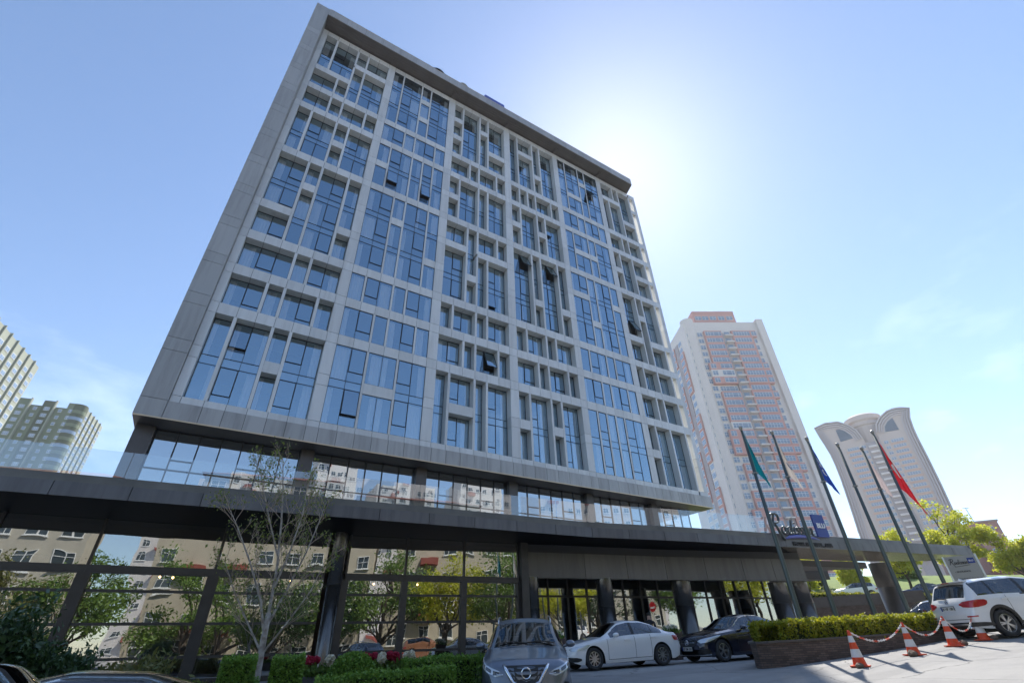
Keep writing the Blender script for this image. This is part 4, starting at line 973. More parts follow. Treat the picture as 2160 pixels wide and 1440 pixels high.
inn = [(x+(1 if x < 15.5 else -1 if x > 26 else 0)*.2, y+(.18 if y < 9.6 else (0 if x < 14.6 else -.18))) for x, y in loop]
vs_ = [(x, y, ptop((x, y))) for x, y in loop]+[(x, y, ptop((x, y))) for x, y in inn]
out = [(x+(x-ctr[0])*.004-(.03 if x < 14.6 else 0), y+(-.03 if y < 9.9 else .03), ptop((x, y))) for x, y in loop]
mb.add([(x, y, z-.005) for x, y, z in out]+[(x, y, z+.045) for x, y, z in out]+[(x, y, ptop((x, y))+.045) for x, y in inn]+[(x, y, ptop((x, y))-.1) for x, y in inn],
       [(i, (i+1) % n, n+(i+1) % n, n+i) for i in range(n)]+[(n+i, n+(i+1) % n, 2*n+(i+1) % n, 2*n+i) for i in range(n)]+[(2*n+i, 2*n+(i+1) % n, 3*n+(i+1) % n, 3*n+i) for i in range(n)])
mb.build('coping', M_cope, PL)
mb = MB(); mb.add([(x, y, ptop((x, y))-.06) for x, y in inn], [tuple(range(n))]); mb.build('soil', mat('soil', (.05, .035, .025), .95, var=.4, vscale=5, bump=.6), PL)
# ---- hedges
M_hedge = mat('hedge_leaf', (.20, .25, .02), .55, island=.4, col2=(.40, .37, .02), trans=.5)
M_hedgeg = mat('hedge_leaf_green', (.11, .23, .025), .55, island=.4, col2=(.22, .36, .05), trans=.3)
M_hcore = mat('hedge_core', (.018, .03, .008), .9)
def hedge(name, label, cat, path, width, z0, height, M, leaf=.03, dens=900, group=None, rough=.05, kind=None, core=True):
    """clipped hedge along a plan path; z0 a function or number"""
    pts = []; L = plen(path) if len(path) > 1 else 0
    area = L*(width+2*height)+width*height*2; N = int(area*dens)
    z0f = z0 if callable(z0) else (lambda p: z0)
    u = RNG.random((N, 3)); P = np.zeros((N, 3))
    for i in range(N):
        t = u[i, 0]
        if u[i, 2] < .16:  # end faces
            s = 0 if u[i, 2] < .08 else L; o = (t-.5)*width; h = u[i, 1]*height; s += RNG.normal()*.03
            s = min(max(s, 0), L)
        else:
            s = t*L; q = u[i, 1]*(width+2*height)
            if q < height: o, h = -width/2, q
            elif q < height+width: o, h = q-height-width/2, height
            else: o, h = width/2, q-height-width
        p, d = along(path, s); w = rough*math.sin(s*5.1+h*4)*.6+rough*math.sin(s*13+o*9)*.5
        k = 1+RNG.normal()*.05; o = o*k+(w if abs(o) > width*.45 else 0)*np.sign(o); h = h+(w+RNG.normal()*.03 if h >= height*.98 else 0)
        P[i] = (p[0]+d[1]*o, p[1]-d[0]*o, z0f(p)+h)
    mp_ = path[len(path)//2]
    T = thing(name, label, cat, (mp_[0], mp_[1], z0f(mp_)), 0, group)
    put('foliage', leafmesh('foliage', P, leaf, M, .6), T, 'stuff')
    mb = MB()
    steps = max(2, int(L/.5)); V = []; F = []
    for i in range(steps+1):
        ins = min(1.0, L*.1); p, d = along(path, ins+(L-2*ins)*i/steps); a = width/2-.07
        for o, h in ((-a, 0), (-a, height-.06), (a, height-.06), (a, 0)): V.append((p[0]+d[1]*o, p[1]-d[0]*o, z0f(p)+h))
    for i in range(steps):
        for j in range(3): F.append((i*4+j, i*4+j+1, i*4+j+5, i*4+j+4))
    F += [(0, 1, 2, 3), (steps*4+3, steps*4+2, steps*4+1, steps*4)]
    mb.add(V, F); mb.build('branches', M_hcore, T)
    return T
hedge('clipped_hedge', 'sunlit yellow-green hedge on top of the brick planter', 'hedge', [(15.15, 10.35), (15.1, 10.0), (15.6, 9.72), (17.1, 9.37), (19.5, 8.97), (21.6, 8.72), (23.2, 8.55)], .85, lambda p: ptop(p)-.05, .52, M_hedge, .035, 1500, rough=.06)
# ---- flag poles
M_sblue_ = mat('emblem_blue', (.05, .12, .3), .6)
M_pole = mat('pole_green_grey', (.085, .11, .11), .38, .5); M_ball = mat('pole_ball', (.32, .30, .27), .3, .7)
FLAGS = [((16.95, 10.06), 8.2, (.0, .14, .19), 'teal', 1), ((18.4, 9.68), 8.15, (.52, .48, .46), 'off-white', 1), ((20.55, 9.48), 8.2, (.012, .045, .26), 'blue', 1), ((22.65, 9.3), 8.25, None, None, 0), ((24.2, 9.05), 8.25, (.55, .46, .46), 'pale pink', 1), ((25.3, 8.75), 9.15, (.42, .012, .022), 'red', 1.55)]
LAB = ['flag pole standing nearest the planter\'s rounded end', 'second flag pole from the planter\'s rounded end', 'flag pole carrying the blue flag', 'flag pole without a flag between the blue and pale flags', 'flag pole carrying the furled pale pink flag', 'taller flag pole carrying the red flag']
def flag_pt(a, v, x, y, zt, sz, k, off=0.):
    hoist = 1.55*sz; fly = 1.0*sz; fall = (.62, .6, .62, 0, .55, .75)[k]; dx, dy = .80, -.60
    fold = .055*math.sin(v*13+a*3+k)*v+.03*math.sin(v*25+a*7+k*2)*v; out = fly*.40*v*(.25+.75*a)+fold*.3; drop = fly*fall*v*(.45+.55*math.sin(v*1.5))
    return (x+.07+dx*out+.6*fold-.6*off, y+dy*out+.8*fold-.8*off, zt-.12-a*hoist-drop)
def flag(col, cname, x, y, zt, sz, k):
    M = mat('flag_'+cname.replace('-', '_').replace(' ', '_'), col, .75, trans=.4); nu, nv = 26, 22
    V = [flag_pt(i/nu, j/nv, x, y, zt, sz, k) for i in range(nu+1) for j in range(nv+1)]; F = [(i*(nv+1)+j, i*(nv+1)+j+1, (i+1)*(nv+1)+j+1, (i+1)*(nv+1)+j) for i in range(nu) for j in range(nv)]
    mb = MB(); mb.add(V, F); return mb.build('flag', M, None, True)
for k, ((x, y), zt, col, cname, sz) in enumerate(FLAGS):
    zb = ptop((x, y))-.1; T = thing('flag_pole', LAB[k], 'flag pole', (x, y, zb), 0, 'flag poles in the planter')
    mb = MB(); mb.tube([(x, y, zb), (x, y, zb+.6), (x, y, zb+3.2), (x, y, zt)], [.082, .08, .07, .045], 14); mb.build('shaft', M_pole, T, smooth=True)
    mb = MB(); mb.lathe([(.001, .11), (.05, .10), (.075, .05), (.075, 0), (.05, -.05), (.045, -.09)], (x, y, zt+.06), 14); mb.build('finial', M_ball, T, smooth=True)
    mb = MB(); mb.lathe([(.10, 0), (.105, .02), (.10, .04)], (x, y, zt-1.75), 14); mb.tube([(x+.085, y-.03, zt-.1), (x+.085, y-.03, zt-1.75)], .006, 4); mb.build('halyard_ring', M_ball, T, smooth=True)
    if col:
        f = flag(col, cname, x, y, zt, sz, k)
        tag(f, {'teal': 'teal flag hanging limp', 'off-white': 'off-white flag hanging limp in front of the pink tower', 'blue': 'royal blue flag with white marks hanging limp', 'pale pink': 'furled pale pink flag beside its pole', 'red': 'large red flag with white crescent hanging from the tallest pole'}[cname], 'flag', 'flags on the poles')
        if cname in ('blue', 'red', 'off-white'):
            for i, (a0, v0, ra, rv, t0, t1) in enumerate({'red': [(.52, .45, .10, .17, .7, 5.6)], 'blue': [(.35, .4, .05, .2, 0, 3.1), (.5, .5, .05, .2, 2, 5.5), (.66, .45, .06, .15, 0, 5)], 'off-white': [(.55, .6, .06, .2, 0, 3.3)]}[cname]):
                pts = [flag_pt(a0+ra*math.sin(t), v0+rv*math.cos(t), x, y, zt, sz, k, .022) for t in np.linspace(t0, t1, 12)]
                MB().tube(pts, [.006+(.028 if cname == 'red' else .014)*math.sin(math.pi*q/11) for q in range(12)], 6).build('emblem', M_plate if cname != 'off-white' else M_sblue_, f)
# ---- traffic cones with chain
M_or = mat('cone_orange', (.75, .075, .015), .5, var=.18, vscale=9); M_cw = mat('cone_white', (.72, .71, .70), .5, var=.15, vscale=9); M_stone = mat('rubble', (.22, .16, .12), .9, var=.4, vscale=9, bump=.6)
CONES = [(14.5, 7.47), (17.05, 7.29), (19.4, 7.17), (21.2, 7.0)]
CL = ['orange and white traffic cone standing nearest the camera', 'second nearest traffic cone, with a stone on its left', 'third traffic cone, just left of the white car', 'farthest traffic cone, in front of the white car\'s bumper']
tops = []
for k, (x, y) in enumerate(CONES):
    z = gz(x, y)+.004; T = thing('traffic_cone', CL[k], 'cone', (x, y, z), random.uniform(-.4, .4), 'cones chained along the planter')
    mb = MB(); b = .21; mb.prism([(-b, -b*.8), (-b*.8, -b), (b*.8, -b), (b, -b*.8), (b, b*.8), (b*.8, b), (-b*.8, b), (-b, b*.8)], 0, .028); mb.build('base', M_or, T, world=False)
    mb = MB(); H = .76; r0, r1 = .155, .028; hs = [.028, .19, .36, .50, .64, H-.02, H]; 
    def rad(h): return r0+(r1-r0)*(h/H)
    mb.lathe([(rad(hs[0])+.012, hs[0]), (rad(.05), .05), (rad(hs[1]), hs[1])], n=24, m=0); mb.lathe([(rad(hs[1])+.002, hs[1]), (rad(hs[2])+.002, hs[2])], n=24, m=1); mb.lathe([(rad(hs[2]), hs[2]), (rad(hs[3]), hs[3])], n=24, m=0); mb.lathe([(rad(hs[3])+.002, hs[3]), (rad(hs[4])+.002, hs[4])], n=24, m=1); mb.lathe([(rad(hs[4]), hs[4]), (rad(hs[5]), hs[5]), (r1*.6, H), (.001, H)], n=24, m=0)
    mb.build('cone_body', [M_or, M_cw], T, smooth=False, world=False); tops.append((x, y, z+H-.03))
tops.append((24.6, 6.4, gz(24.6, 6.4)+.75))
for k in range(4):
    a, c = Vector(tops[k]), Vector(tops[k+1]); D = (c-a).length; n = int(D/.062); sag = .30+.06*k
    pts = [a+(c-a)*t+Vector((0, 0, -4*sag*t*(1-t))) for t in np.linspace(0, 1, n+1)]
    ch = thing('plastic_chain', ('red and white chain sagging between the two nearest cones', 'red and white chain sagging between the second and third cones', 'chain running from the third to the farthest cone', 'pale chain running from the farthest cone out of the picture')[k], 'chain', tuple(pts[n//2]), 0, 'chains between cones')
    lk = [MB(), MB()]
    for i in range(n):
        p, q = pts[i], pts[i+1]; d = (q-p).normalized(); s = Vector((0, 0, 1)).cross(d).normalized(); u = d.cross(s); s = s if i % 2 else u; mid = (p+q)/2
        lk[0 if (i//3) % 3 != 2 or k == 3 else 1].tube([mid+d*.044*math.cos(t)+s*.02*math.sin(t) for t in np.linspace(0, 2*math.pi, 9)], .007, 4, cap=False)
    lk[0].build('white_links', M_cw, ch, kind='stuff')
    if k < 3: lk[1].build('red_links', M_or, ch, kind='stuff')
for k, (x, y, s) in enumerate(((14.22, 7.36, .085), (16.72, 7.2, .11), (19.62, 7.0, .10), (21.3, 6.78, .10))):
    bm = bmesh.new(); bmesh.ops.create_icosphere(bm, subdivisions=2, radius=s)
    for v in bm.verts: v.co *= 1+.22*math.sin(v.co.x*50+k)+.12*math.sin(v.co.y*70+k*3); v.co.z *= .7
    me = bpy.data.meshes.new('stone'); bm.to_mesh(me); bm.free(); me.materials.append(M_stone); o = put('stone', me, None, loc=(x, y, gz(x, y)+s*.6))
    tag(o, ('brown stone by the base of the nearest cone', 'brown stone left of the second cone', 'brown stone on the base of the third cone', 'brown stone on the base of the farthest cone')[k], 'stone', 'stones weighing down the cones')
# ---- entrance sign board behind the white car
M_board = mat('board_grey', (.30, .30, .28), .45, .2); M_sblue = mat('sign_blue', (.01, .035, .22), .4); M_sink = mat('sign_ink', (.02, .02, .025), .5)
def script_strokes():
    """handwritten capital and lower-case strokes on a unit grid; returns list of polylines"""
    def arc(cx, cy, rx, ry, a0, a1, n=12): return [(cx+rx*math.cos(t), cy+ry*math.sin(t)) for t in np.linspace(math.radians(a0), math.radians(a1), n)]
    S = [[(.30, 1.15), (.22, .75), (.12, .3), (.02, -.05)], [(-.05, 1.0), (.1, 1.2)]+arc(.42, .93, .30, .30, 100, -70, 12)+[(.40, .64), (.26, .60)], [(.30, .60), (.48, .38), (.62, .10), (.80, -.22), (.98, -.42)]]
    x = .86
    S.append(arc(x+.16, .22, .17, .22, 70, 400, 14)); S.append([(x+.34, .46), (x+.31, .15), (x+.36, .02), (x+.44, .05)]); x += .50
    S.append(arc(x+.16, .22, .17, .22, 70, 400, 14)); S.append([(x+.42, 1.05), (x+.36, .6), (x+.31, .12), (x+.38, .02), (x+.46, .06)]); x += .52
    S.append([(x+.06, .46), (x+.03, .1), (x+.10, .02), (x+.18, .06)]); S.append([(x+.09, .66), (x+.11, .72)]); x += .22
    for _ in range(2):
        S.append(arc(x+.17, .33, .11, .12, 20, 230, 9)+arc(x+.15, .12, .12, .12, 60, -160, 9)); x += .33
    S.append(arc(x+.16, .22, .17, .22, 0, 360, 16)); x += .42
    S.append([(x+.06, .46), (x+.02, .0)]); S.append([(x+.04, .26), (x+.14, .43), (x+.26, .44), (x+.31, .32), (x+.28, .08), (x+.36, .02), (x+.46, .08)])
    return S, x+.4
SS, SW_ = script_strokes()
def script(mb, o, ex, ez, sc, r, m=0, n=6, shear=.18):
    for st in SS:
        pts = [Vector(o)+Vector(ex)*(p[0]+p[1]*shear)*sc+Vector(ez)*p[1]*sc for p in st]; mb.tube(pts, r, n, m)
px, py = 26.7, 8.3; ex = Vector((.29, -.957, 0)); ex = Vector((.34, -.94, 0)).normalized(); nrm = Vector((-ex[1], ex[0], 0)); nrm = -nrm if nrm.dot(Vector((px, py, 0))) > 0 else nrm
zg = gz(px, py)
SB = thing('sign_board', 'grey hotel direction board behind the white car', 'sign', (px, py, zg))
def bquad(x0, x1, z0, z1, off, M, name, t=.01):
    o = Vector((px, py, 0)); a = o+ex*x0+nrm*off; b = o+ex*x1+nrm*off; mb = MB()
    hexa(mb, [(*(a-nrm*t)[:2], z0), (*(b-nrm*t)[:2], z0), (*b[:2], z0), (*a[:2], z0), (*(a-nrm*t)[:2], z1), (*(b-nrm*t)[:2], z1), (*b[:2], z1), (*a[:2], z1)]); return mb.build(name, M, SB)
bquad(-.52, .46, zg+.3, 3.92, 0, M_board, 'panel', .07); bquad(.47, .53, zg, 3.95, .02, M_rim, 'edge_post', .12); bquad(-.58, -.53, zg, 3.93, .02, M_rim, 'edge_post', .12)
mb = MB(); script(mb, Vector((px, py, 3.62))+ex*-.42+nrm*.012, ex, (0, 0, 1), .165, .011); mb.tube([Vector((px, py, 3.53))+ex*(-.3+.5*t)+nrm*.012+Vector((0, 0, .04*t)) for t in np.linspace(0, 1, 6)], .008, 5); mb.build('script_lettering', M_sink, SB)
bquad(.18, .40, 3.62, 3.82, .014, M_sblue, 'blue_square', .012)
Rm = frame((0, 0, 0), ex, (0, 0, 1), nrm)
for txt, x, z, s, M in (('BLU', .29, 3.69, .085, M_plate), ('• ENTRANCE', -.12, 3.32, .085, M_sink), ('• SPA&HEALTH CLUB', .0, 3.05, .085, M_sink)):
    me = text_mesh(txt, s, M, 'lettering', .003, .001); o = put('lettering', me, SB, None, False)
    o.matrix_local = wmat(SB).inverted() @ (Matrix.Translation(Vector((px, py, 0))+ex*x+nrm*.022+Vector((0, 0, z))) @ Rm)
# ---- hotel sign on the canopy edge
def fas_pt(x, off, z):
    """point on the fascia line at plan x"""
    for i in range(len(FAS)-1):
        if FAS[i][0] <= x <= FAS[i+1][0]:
            t = (x-FAS[i][0])/(FAS[i+1][0]-FAS[i][0]); d = Vector((FAS[i+1][0]-FAS[i][0], FAS[i+1][1]-FAS[i][1], 0)).normalized(); nr = Vector((d[1], -d[0], 0))
            return Vector((x, FAS[i][1]+(FAS[i+1][1]-FAS[i][1])*t, z))+nr*off, d, nr
M_let = mat('letter_dark', (.10, .115, .115), .28, .6)
o, ex, nr = fas_pt(31.0, .14, 6.98)
HS = thing('hotel_sign', 'dark script hotel name with blue block standing on the canopy edge', 'sign', tuple(o))
mb = MB(); script(mb, o, ex, (0, 0, 1), 1.0, .05, n=8); script(mb, o-nr*.09, ex, (0, 0, 1), 1.0, .045, n=6); mb.build('script_lettering', M_let, HS, smooth=True)
mb = MB(); pts = [(.95, -.45), (1.3, -.30), (2.0, -.20), (2.8, -.20), (3.4, -.28), (3.9, -.40)]
mb.tube([o+ex*p[0]*1.0+Vector((0, 0, 1))*p[1]*.7+nr*.02 for p in pts], [.05, .1, .11, .09, .07, .02], 8); mb.build('swoosh', mat('sign_swoosh', (.12, .14, .42), .35), HS, smooth=True)
o2, e2, n2 = fas_pt(34.9, .12, 6.9); P = [o2, o2+e2*1.02]
mb = MB(); hexa(mb, [tuple(P[0]-n2*.12), tuple(P[0]), tuple(P[1]), tuple(P[1]-n2*.12)]+[tuple(q+Vector((0, 0, 1.45))) for q in (P[0]-n2*.12, P[0], P[1], P[1]-n2*.12)]); mb.build('blue_block', mat('sign_block', (.008, .035, .24), .35), HS)
me = text_mesh('BLU', .43, mat('sign_white', (.8, .8, .8), .4), 'block_letters', .02, .012); t = put('block_letters', me, HS, None, False)
t.matrix_local = wmat(HS).inverted() @ frame(o2+e2*.52+n2*.03+Vector((0, 0, .58)), e2, Vector((0, 0, 1)), n2)
o3, e3, n3 = fas_pt(33.2, .03, 6.31); me = text_mesh('HOTEL ISTANBUL, ASIA', .30, M_ink, 'hotel_letters', .05, .012, align='LEFT', space=1.12); t = put('hotel_letters', me, HS, None, False)
t.matrix_local = wmat(HS).inverted() @ frame(o3-e3*.7, e3, Vector((0, 0, 1)), n3)
# ---- things on the roof edge
o = boxobj('roof_sign_box', 14.8, 17.6, 28.1, 28.5, 57.6, 59.0, mat('roof_sign_blue', (.03, .06, .33), .4), None); tag(o, 'blue sign box peeking over the roof edge of the hotel', 'sign')
mb = MB(); mb.lathe([(.001, .9), (.7, .75), (1.15, .35), (1.25, 0)], (8.6, 28.9, 57.9), 24); o = mb.build('roof_dome', mat('dome_dark', (.04, .06, .07), .35, .4), None, True); tag(o, 'dark domed hood on the hotel roof edge', 'roof hood')
mb = MB(); mb.tube([(12.0, 28.4, 57.6), (12.0, 28.4, 58.3)], .05, 6); mb.lathe([(.001, .12), (.35, .05), (.5, -.08)], (12.0, 28.3, 58.6), 16, axis='y'); o = mb.build('satellite_dish', mat('dish_grey', (.2, .21, .22), .5), None, True); tag(o, 'small grey dish on the hotel roof edge', 'dish')
mb = MB(); mb.box(12.9, 13.3, 28.2, 28.6, 57.6, 58.2); mb.box(12.8, 13.4, 28.15, 28.65, 58.2, 58.26); o = mb.build('roof_vent', mat('dish_grey'), None); tag(o, 'little square vent beside the dish on the hotel roof', 'vent')
# ---------------------------------------------------------------- trees, shrubs, flowers
M_bark = mat('bark', (.09, .07, .055), .9, var=.4, vscale=8, bump=.6); M_birch = mat('birch_bark', (.52, .48, .43), .8, col2=(.20, .16, .13), vscale=7, bump=.5); M_twig = mat('birch_twig', (.40, .31, .24), .85)
M_lime = mat('leaf_lime', (.42, .48, .04), .5, island=.5, col2=(.64, .60, .07), trans=.55); M_mid = mat('leaf_mid', (.10, .18, .03), .5, island=.5, col2=(.18, .27, .05), trans=.35); M_dark = mat('leaf_dark', (.03, .07, .022), .35, island=.5, col2=(.07, .125, .035), trans=.2)
M_sparse = mat('leaf_new', (.26, .31, .06), .5, island=.5, col2=(.14, .18, .04), trans=.4); M_olive = mat('leaf_olive', (.12, .15, .035), .5, island=.5, col2=(.22, .20, .06), trans=.3)
def grow(mb, p, d, r, L, depth, tips, rng, spread=.6, up=.15, kids=(2, 4), segs=4, mini=.004, rr=.62, lr=(.55, .8)):
    pts = [p]; rad = [r]; q = Vector(p); v = Vector(d).normalized()
    for i in range(segs):
        v = (v+Vector((rng.gauss(0, .12), rng.gauss(0, .12), rng.gauss(0, .08)+up*.25))).normalized(); q = q+v*L/segs; pts.append(q.copy()); rad.append(max(mini, r*(1-(1-rr)*(i+1)/segs)))
    mb.tube(pts, rad, 7 if r > .05 else (5 if r > .015 else 3), cap=False)
    tips.append((q.copy(), depth, v.copy()))
    if depth <= 0: return
    for k in range(rng.randint(*kids)):
        t = rng.uniform(.35, 1.0); i = min(segs-1, int(t*segs)); b = pts[i]+(pts[i+1]-pts[i])*(t*segs-i)
        a = rng.uniform(0, 2*math.pi); s = Vector((math.cos(a), math.sin(a), 0)); w = (v+s*spread*rng.uniform(.6, 1.3)+Vector((0, 0, up))).normalized()
        grow(mb, b, w, max(mini, rad[i]*rng.uniform(.45, .68)), L*rng.uniform(*lr), depth-1, tips, rng, spread, up, kids, max(3, segs-1), mini, rr, lr)
def tree(name, label, base, H, R, M, seed, n=9000, leaf=.12, group=None, trunk=None, cr0=.32, clump=.55, bark=None, shape=1.0, depth=2):
    rng = random.Random(seed); nr = np.random.default_rng(seed); b = Vector(base)
    T = thing(name, label, 'tree', base, 0, group); mb = MB(); tips = []; tr = trunk or H*.022
    top = b+Vector((rng.gauss(0, .03)*H, rng.gauss(0, .03)*H, H*cr0)); mb.tube([b-Vector((0, 0, .2)), b+(top-b)*.5+Vector((rng.gauss(0, .02)*H, 0, 0)), top], [tr*1.25, tr, tr*.85], 9)
    nl = 7
    for k in range(nl):
        a = 2*math.pi*k/nl+rng.uniform(-.3, .3); el = rng.uniform(.25, 1.2); s = Vector((math.cos(a)*math.cos(el), math.sin(a)*math.cos(el), math.sin(el)*shape))
        grow(mb, top-Vector((0, 0, rng.uniform(0, .1)*H)), s, tr*.55, min(R*1.0/max(.3, math.cos(el)), H*(1-cr0)*.75)*rng.uniform(.6, .8), depth, tips, rng, .7, .12)
    grow(mb, top, Vector((0, 0, 1)), tr*.7, H*(1-cr0)*.62, depth, tips, rng, .6, .2)
    mb.build('trunk', bark or M_bark, T, smooth=True)
    C = np.array([tuple(t[0]) for t in tips]); w = nr.integers(0, len(C), n); P = C[w]+nr.normal(size=(n, 3))*np.array([clump, clump, clump*.7])*R*.22
    put('crown', leafmesh('crown', P, leaf, M, .6, rng=nr), T, 'stuff')
    return T
# young birch in front of the shop front
def birch():
    rng = random.Random(11); nr = np.random.default_rng(11); b = Vector((1.74, 13.9, gz(1.74, 13.9)-.1)); T = thing('birch_tree', 'slim white-stemmed birch just coming into leaf before the shop front', 'tree', tuple(b))
    mb = MB(); tw = MB(); tips = []
    mb.tube([b, (1.75, 13.9, .9), (1.72, 13.9, 1.5), (1.70, 13.9, 2.05)], [.092, .078, .068, .058], 10)
    stems = [([(1.70, 13.9, 2.05), (1.66, 13.9, 3.0), (1.52, 13.95, 4.1), (1.36, 14.0, 5.0), (1.2, 14, 5.7)], .062), ([(1.72, 13.9, 1.55), (1.45, 13.8, 2.3), (1.0, 13.7, 3.1), (.55, 13.6, 3.8), (.2, 13.6, 4.3)], .05), ([(1.71, 13.9, 1.75), (2.0, 14.1, 2.5), (2.3, 14.2, 3.4), (2.5, 14.3, 4.2), (2.6, 14.3, 4.8)], .05),
             ([(1.68, 13.9, 2.5), (1.85, 13.7, 3.4), (1.95, 13.6, 4.3), (1.9, 13.6, 5.0)], .045), ([(1.70, 13.9, 1.3), (1.3, 14.2, 1.9), (.9, 14.4, 2.5), (.5, 14.5, 3.2)], .04), ([(1.73, 13.9, 1.2), (2.1, 13.7, 1.8), (2.5, 13.6, 2.5), (2.75, 13.6, 3.3)], .04), ([(1.6, 13.9, 3.3), (1.2, 14, 4.2), (.9, 14, 4.9), (.8, 14, 5.4)], .035)]
    for pts, r in stems:
        pts = [Vector(p) for p in pts]; n = len(pts); mb.tube(pts, [.64*r*(1-.74*i/(n-1)) for i in range(n)], 7, cap=False)
        for k in range(15):
            t = .15+.85*k/14; i = min(n-2, int(t*(n-1))); f = t*(n-1)-i; p = pts[i]+(pts[i+1]-pts[i])*f; ax = (pts[i+1]-pts[i]).normalized(); a = rng.uniform(0, 6.28); s = Vector((math.cos(a), math.sin(a), .35))
            grow(tw, p, (ax*.9+s*.7), r*.20, rng.uniform(.38, .72)*(1.15-.5*t), 2, tips, rng, .55, .10, (2, 4), 4, .0035, .5, (.45, .7))
    mb.build('trunk', M_birch, T, smooth=True); tw.build('twigs', M_twig, T)
    C = np.array([tuple(t[0]) for t in tips]); w = nr.integers(0, len(C), 4200); P = C[w]+nr.normal(size=(4200, 3))*.07
    put('crown', leafmesh('crown', P, .028, M_sparse, .55, .5, rng=nr), T, 'stuff')
birch()
def shrub(name, label, c, rx, ry, h, M, n, leaf, seed, group=None, lumps=9, aspect=.42, cat='shrub'):
    rng = random.Random(seed); nr = np.random.default_rng(seed); z0 = gz(c[0], c[1]); T = thing(name, label, cat, (c[0], c[1], z0), 0, group)
    mb = MB(); tips = []
    for k in range(lumps):
        a = rng.uniform(0, 6.28); q = math.sqrt(rng.random()); d = Vector((math.cos(a)*rx*q/h, math.sin(a)*ry*q/h, rng.uniform(.7, 1.1)))
        grow(mb, Vector((c[0]+math.cos(a)*.1, c[1]+math.sin(a)*.1, z0-.05)), d, .02, h*rng.uniform(.36, .56), 2, tips, rng, .55, .25, (2, 4))
    mb.build('stems', M_bark, T)
    C = np.array([tuple(t[0]) for t in tips]); w = nr.integers(0, len(C), n); P = C[w]+nr.normal(size=(n, 3))*np.array([rx, ry, h*.6])*.16; P[:, 2] = np.maximum(P[:, 2], z0+.02)
    put('foliage', leafmesh('foliage', P, leaf, M, aspect, -.4, rng=nr), T, 'stuff'); return T
shrub('laurel_shrub', 'tall dark glossy laurel shrub at the left edge', (-2.45, 11.3), .95, .85, 1.75, M_dark, 24000, .046, 3)
shrub('laurel_shrub', 'dark glossy laurel shrub right of the tallest one', (-1.55, 11.9), .7, .65, 1.25, M_dark, 13000, .042, 5)
shrub('low_shrub', 'low olive-green spreading shrub beside the laurels', (-.6, 12.0), .85, .75, .95, M_olive, 12000, .042, 8, 'low spreading shrubs')
shrub('low_shrub', 'low green spreading shrub nearest the birch', (.2, 11.6), .7, .6, .72, M_olive, 10000, .040, 9, 'low spreading shrubs')
shrub('low_shrub', 'small low shrub in front of the spreading shrubs', (-.2, 10.6), .8, .6, .75, M_mid, 8000, .036, 10, 'low spreading shrubs')
# clipped box hedges
gb = lambda p: gz(p[0], p[1])-.02
hedge('box_hedge', 'clipped cube of green box left of the birch stem', 'hedge', [(.82, 11.5), (1.38, 11.42)], .55, gb, .98, M_hedgeg, .022, 3600, 'clipped box cubes', .02)
hedge('box_hedge', 'clipped cube of green box right of the birch stem', 'hedge', [(1.65, 11.38), (2.2, 11.28)], .55, gb, .96, M_hedgeg, .022, 3600, 'clipped box cubes', .02)
hedge('low_hedge', 'long low clipped hedge running towards the grey crossover', 'hedge', [(2.35, 10.75), (3.0, 10.65), (3.8, 10.35), (4.75, 9.98)], .5, lambda p: gb(p)-.10+.05*(p[0]-2.3), .78, M_hedgeg, .024, 2600, None, .03)
hedge('low_hedge', 'dark hedge behind the grey crossover', 'hedge', [(4.6, 12.5), (5.6, 12.4), (6.5, 12.2)], .7, gb, .70, M_hedgeg, .026, 1800, None, .04)
hedge('front_hedge', 'thin strip of low hedge at the foot of the shop front', 'hedge', [(.3, 12.6), (1.6, 12.3)], .45, gb, .50, M_hedgeg, .026, 2000, None, .05)
def roundbush():
    nr = np.random.default_rng(4); n = 5200; v = nr.normal(size=(n, 3)); v /= np.linalg.norm(v, axis=1)[:, None]; v[:, 2] = np.abs(v[:, 2]); r = .45*(1+nr.normal(size=n)*.05); c = np.array([3.36, 12.1, gz(3.36, 12.1)+.46]); P = c+v*r[:, None]*np.array([1.05, .9, .95])
    T = thing('round_bush', 'rounded clipped bush among the flower troughs', 'bush', (3.36, 12.1, gz(3.36, 12.1))); put('foliage', leafmesh('foliage', P, .026, M_hedgeg, .6, rng=nr), T, 'stuff')
    mb = MB(); mb.lathe([(.30, 0), (.40, .2), (.40, .45), (.3, .68), (.001, .76)], (3.36, 12.1, gz(3.36, 12.1)), 16); mb.build('branches', M_hcore, T)
roundbush()
